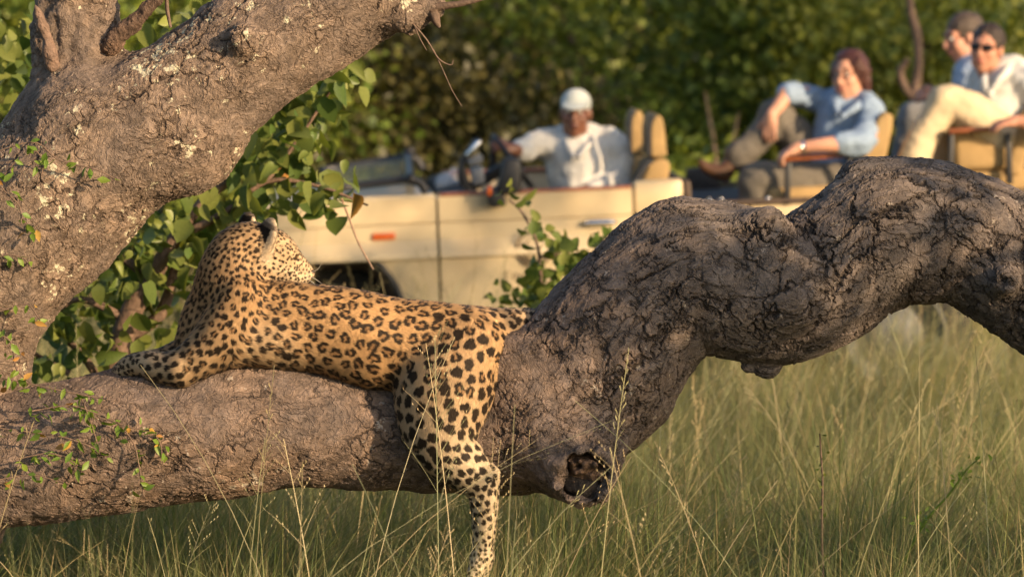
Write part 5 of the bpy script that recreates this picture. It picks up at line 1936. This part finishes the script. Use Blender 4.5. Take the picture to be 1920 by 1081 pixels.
def shade_tree(label, tx, ty, tz, D, wd, hgt, nleaf, seed, size=.075, spread=.13, lobes=9, low=0.0):
    rg = np.random.default_rng(seed)
    c = np.array([tx, ty, tz]) + Sv * D
    e_ = empty('tree', (c[0], c[1], 0))
    tag(e_, label, 'tree', 'shade trees standing out of frame')
    ax_ = np.array([math.cos(AZ), math.sin(AZ), 0])      # across the sunbeams
    lb = []
    for k in range(lobes):
        q = c + ax_ * rg.uniform(-.5, .5) * wd + np.array([0, 0, rg.uniform(-.5, .5) * hgt]) + np.array([Sv[0], Sv[1], 0]) * rg.uniform(-.4, .4)
        lb.append((*q, wd * .17, wd * .17, hgt * .2))
    pchild(link('crown', crown('crown', lb, nleaf, size, *GREEN, rg, spread=spread)), e_)
    t = Tubes()
    t.tube([(c[0], c[1], -.1, .10), (c[0] + .1, c[1], c[2] * .5, .08), (c[0], c[1], c[2], .05)], 8)
    for k in range(4):
        l = lb[k]
        t.tube([(c[0] + .05, c[1], c[2] * .6, .05), ((c[0] + l[0]) / 2, (c[1] + l[1]) / 2, (c[2] * .7 + l[2]) / 2 + .1, .035), (l[0], l[1], l[2], .015)], 6)
    pchild(t.build('trunk', M['stem']), e_)


shade_tree('leafy tree outside the picture whose crown shades the right part of the limb', 1.16, 12, 1.28, 4.2, 1.40, 1.05, 1650, 31, lobes=13, spread=.075)
shade_tree('small tree outside the picture shading the grass at right', 1.2, 14.0, .2, 6.5, 2.2, 1.0, 800, 32, lobes=10)
shade_tree('bushy tree outside the picture shading the farther grass at right', 1.2, 17.5, .25, 7.5, 2.6, .9, 800, 33, lobes=10)
shade_tree('thin crowned tree outside the picture dappling the vehicle door', -1.2, 20, .75, 13, 2.0, .9, 1500, 34, lobes=9, spread=.2)
shade_tree('tall tree outside the picture shading the bushes behind the driver', -.75, 28, 1.5, 17, 2.2, 2.4, 4200, 35, size=.12, lobes=12, spread=.3)

# ----------------------------------------------------------------- grass
def blades(n, xr, yr, hr, wr_, bend, ca, cb, seed, straw=.25, cs=(0.34, 0.27, 0.14), limit=None):
    rg = np.random.default_rng(seed)
    yy = rg.uniform(yr[0], yr[1], n)
    xx = rg.uniform(-1, 1, n) * (yy * .1268 + xr) - (.09 if xr < 0 else 0)
    # tufts
    tf = vnoise(np.stack([xx, yy, np.zeros(n)], 1), 2.6, 5) + .5 * vnoise(np.stack([xx, yy, np.zeros(n)], 1), 7, 6)
    kp = rg.random(n) < .45 + .5 * tf
    xx, yy, tf = xx[kp], yy[kp], tf[kp]
    n = len(xx)
    h = rg.uniform(*hr, n) * (.85 + .3 * tf)
    if limit is not None: h = np.minimum(h, limit(xx, yy) * rg.uniform(.7, 1, n))
    ph = rg.normal(.6, 1.6, n)
    b = rg.beta(1.6, 2.6, n) * bend
    wd = rg.uniform(*wr_, n)
    ps = rg.uniform(0, math.pi, n)
    ts = np.array([0, .3, .6, .85, 1.0])
    V = np.empty((n, 5, 2, 3), np.float32)
    for k, t in enumerate(ts):
        cx_ = xx + np.cos(ph) * b * h * t ** 1.9
        cy_ = yy + np.sin(ph) * b * h * t ** 1.9
        cz_ = h * (t - .30 * b * t ** 2.6) - .02
        hw = wd * .5 * (1 - t ** 2.2 * .97)
        for s_, sg in enumerate((-1, 1)):
            V[:, k, s_, 0] = cx_ + sg * hw * np.cos(ps)
            V[:, k, s_, 1] = cy_ + sg * hw * np.sin(ps)
            V[:, k, s_, 2] = cz_
    q = np.arange(4)[:, None] * 2 + np.array([0, 1, 3, 2])
    Fq = (q[None] + (np.arange(n) * 10)[:, None, None]).reshape(-1, 4)
    f = rg.random(n)[:, None]
    C = np.array(ca) * (1 - f) + np.array(cb) * f
    sw = (rg.random(n) < straw)[:, None]
    C = np.where(sw, np.array(cs) * (.7 + .6 * rg.random(n))[:, None], C) * (.8 + .4 * rg.random(n))[:, None]
    return V.reshape(-1, 3), Fq, np.repeat(C, 10, 0)


def glimit(x, y):
    """grass stays short under the vehicle"""
    return np.where((y > 19.85) & (y < 21.9) & (x > -1.7), .33, 2.0)


GA, GBc = (0.150, 0.182, 0.078), (0.320, 0.305, 0.145)
parts_ = [blades(1500, -1.33, (11.25, 11.62), (.62, .86), (.002, .0045), .9, GA, GBc, 65, .3),
          blades(85000, .35, (11.2, 19.9), (.36, .80), (.0022, .0055), 1.25, GA, GBc, 61, .14, limit=glimit),
          blades(26000, .35, (9.4, 11.5), (.45, .98), (.002, .0045), 1.35, GA, GBc, 62, .14),
          blades(26000, .25, (11.7, 14.2), (.45, .95), (.0025, .0065), 1.5, (0.10, 0.15, 0.05), (0.24, 0.25, 0.10), 64, .2),
          blades(22000, .4, (19.9, 27.5), (.25, .6), (.004, .008), .9, GA, GBc, 63, .3, limit=glimit)]
n = 0
Vs, Fs, Cs = [], [], []
for v, f_, c in parts_:
    Vs.append(v); Fs.append(f_ + n); Cs.append(c); n += len(v)
me = np_mesh('grass', np.vstack(Vs), np.vstack(Fs), True)
set_col(me, np.vstack(Cs))
tag(link('grass', me, M['grass']), 'tall green savanna grass round the limb and the vehicle', 'grass', kind='stuff')


def stalks(n, yr, hr, seed, xr=.2, dens=1.0, panicle=True, cs=(0.42, 0.32, 0.18)):
    """flowering stalks: a thin bent culm, a loose head of fine branches with seeds"""
    rg = np.random.default_rng(seed)
    V, Fq, C, k0 = [], [], [], 0

    def ribbon(pts, w0, w1, col, psi):
        nonlocal k0
        m = len(pts)
        ww = np.linspace(w0, w1, m)[:, None] * .5
        sd = np.array([math.cos(psi), math.sin(psi), 0])
        v = np.stack([pts - sd * ww, pts + sd * ww], 1).reshape(-1, 3)
        q = np.arange(m - 1)[:, None] * 2 + np.array([0, 1, 3, 2])
        V.append(v); Fq.append(q + k0); C.append(np.tile(col, (len(v), 1)))
        k0 += len(v)

    for _ in range(n):
        y = rg.uniform(*yr); x = rg.uniform(-1, 1) * (y * .1268 + xr)
        h = rg.uniform(*hr)
        ph = rg.normal(.3, 1.5); b = rg.beta(1.5, 2.2) * 1.05
        t = np.linspace(0, 1, 9)
        dx = np.array([math.cos(ph), math.sin(ph) * .8])
        pts = np.stack([x + dx[0] * b * h * t ** 1.7, y + dx[1] * b * h * t ** 1.7, h * (t - .22 * b * t ** 2.4)], 1)
        g_ = rg.random()
        col = np.array(cs) * (.7 + .6 * rg.random()) * (1 - .35 * g_ * np.array([1, .3, .4]))
        ribbon(pts, .0034, .0016, col, rg.uniform(-.5, .5))
        if panicle and rg.random() < .8:
            t0 = rg.uniform(.62, .78)
            kind = rg.random()
            nb = rg.integers(10, 20)
            for q in range(nb):
                tt = t0 + (1 - t0) * q / nb
                p0 = np.array([np.interp(tt, t, pts[:, a]) for a in range(3)])
                az = rg.uniform(0, 2 * math.pi)
                ln_ = h * (1 - t0) * (.55 if kind < .6 else .16) * (1 - .6 * q / nb) * rg.uniform(.5, 1)
                tn = unit(pts[-1] - pts[-4])
                dv = unit(tn * (1.0 if kind < .6 else 1.5) + np.array([math.cos(az), math.sin(az), .1]) * .75)
                u_ = np.linspace(0, 1, 4)[:, None]
                bp_ = p0 + dv * ln_ * u_ + np.array([0, 0, -.12]) * ln_ * u_ ** 2
                ribbon(bp_, .0011, .0007, col * 1.05, az)
                for w_ in range(3):
                    sp = bp_[3] * (.4 + .3 * w_) + bp_[1] * (.6 - .3 * w_)
                    ribbon(np.array([sp, sp + tn * .003 + dv * .002, sp + tn * .007]), .0026, .001, col * 1.15, az + 1)
    me = np_mesh('dry_stalks', np.vstack(V), np.vstack(Fq), True)
    set_col(me, np.vstack(C))
    return me


tag(link('dry_grass', stalks(55, (10.3, 11.75), (.7, 1.4), 71), M['straw']), 'dry golden grass stalks standing in front of the limb', 'grass', kind='stuff')
tag(link('dry_grass', stalks(750, (12.3, 19.6), (.6, 1.15), 72), M['straw']), 'dry golden grass stalks behind the limb and before the vehicle', 'grass', kind='stuff')
# a dark weed stem standing in the grass at right
wd_ = empty('weed', P(1545, 1180, 12.3))
tag(wd_, 'dark upright weed stem with tiny leaves in the grass below the limb', 'weed')
stems('stem', [[(1545, 1180, 0, 3), (1541, 1000, 0, 2.6), (1542, 900, 0, 2.2), (1537, 812, 0, 1.4)]], 12.3, wd_, M['twig'], 5)
rw = np.random.default_rng(3)
it = [(P(1541 + rw.normal(0, 5), y_, 12.3), rand_rot(rw, -.2), .018) for y_ in np.arange(815, 1080, 11)]
leaf_objects(wd_, it, SMALL, M['leaf_broad'], rg=rw)
wd_ = empty('weed', P(1640, 1180, 12.2))
tag(wd_, 'leaning pale green weed with feathery tips in the grass at lower right', 'weed')
stems('stem', [[(1640, 1180, 0, 3.5), (1720, 1000, 0, 3), (1780, 925, 0, 2.4), (1812, 880, 0, 1.6), (1832, 862, 0, 1)]], 12.2, wd_, M['leaf_small'], 5)
it = []
for cx_, cy_, n in ((1735, 975, 22), (1800, 895, 16), (1818, 870, 8)):
    for _ in range(n): it.append((P(cx_ + rw.normal(0, 16), cy_ + rw.normal(0, 9), 12.2 + rw.normal(0, .02)), rand_rot(rw, -.1), rw.uniform(.014, .026)))
leaf_objects(wd_, it, SMALL, M['leaf_small'], rg=rw)
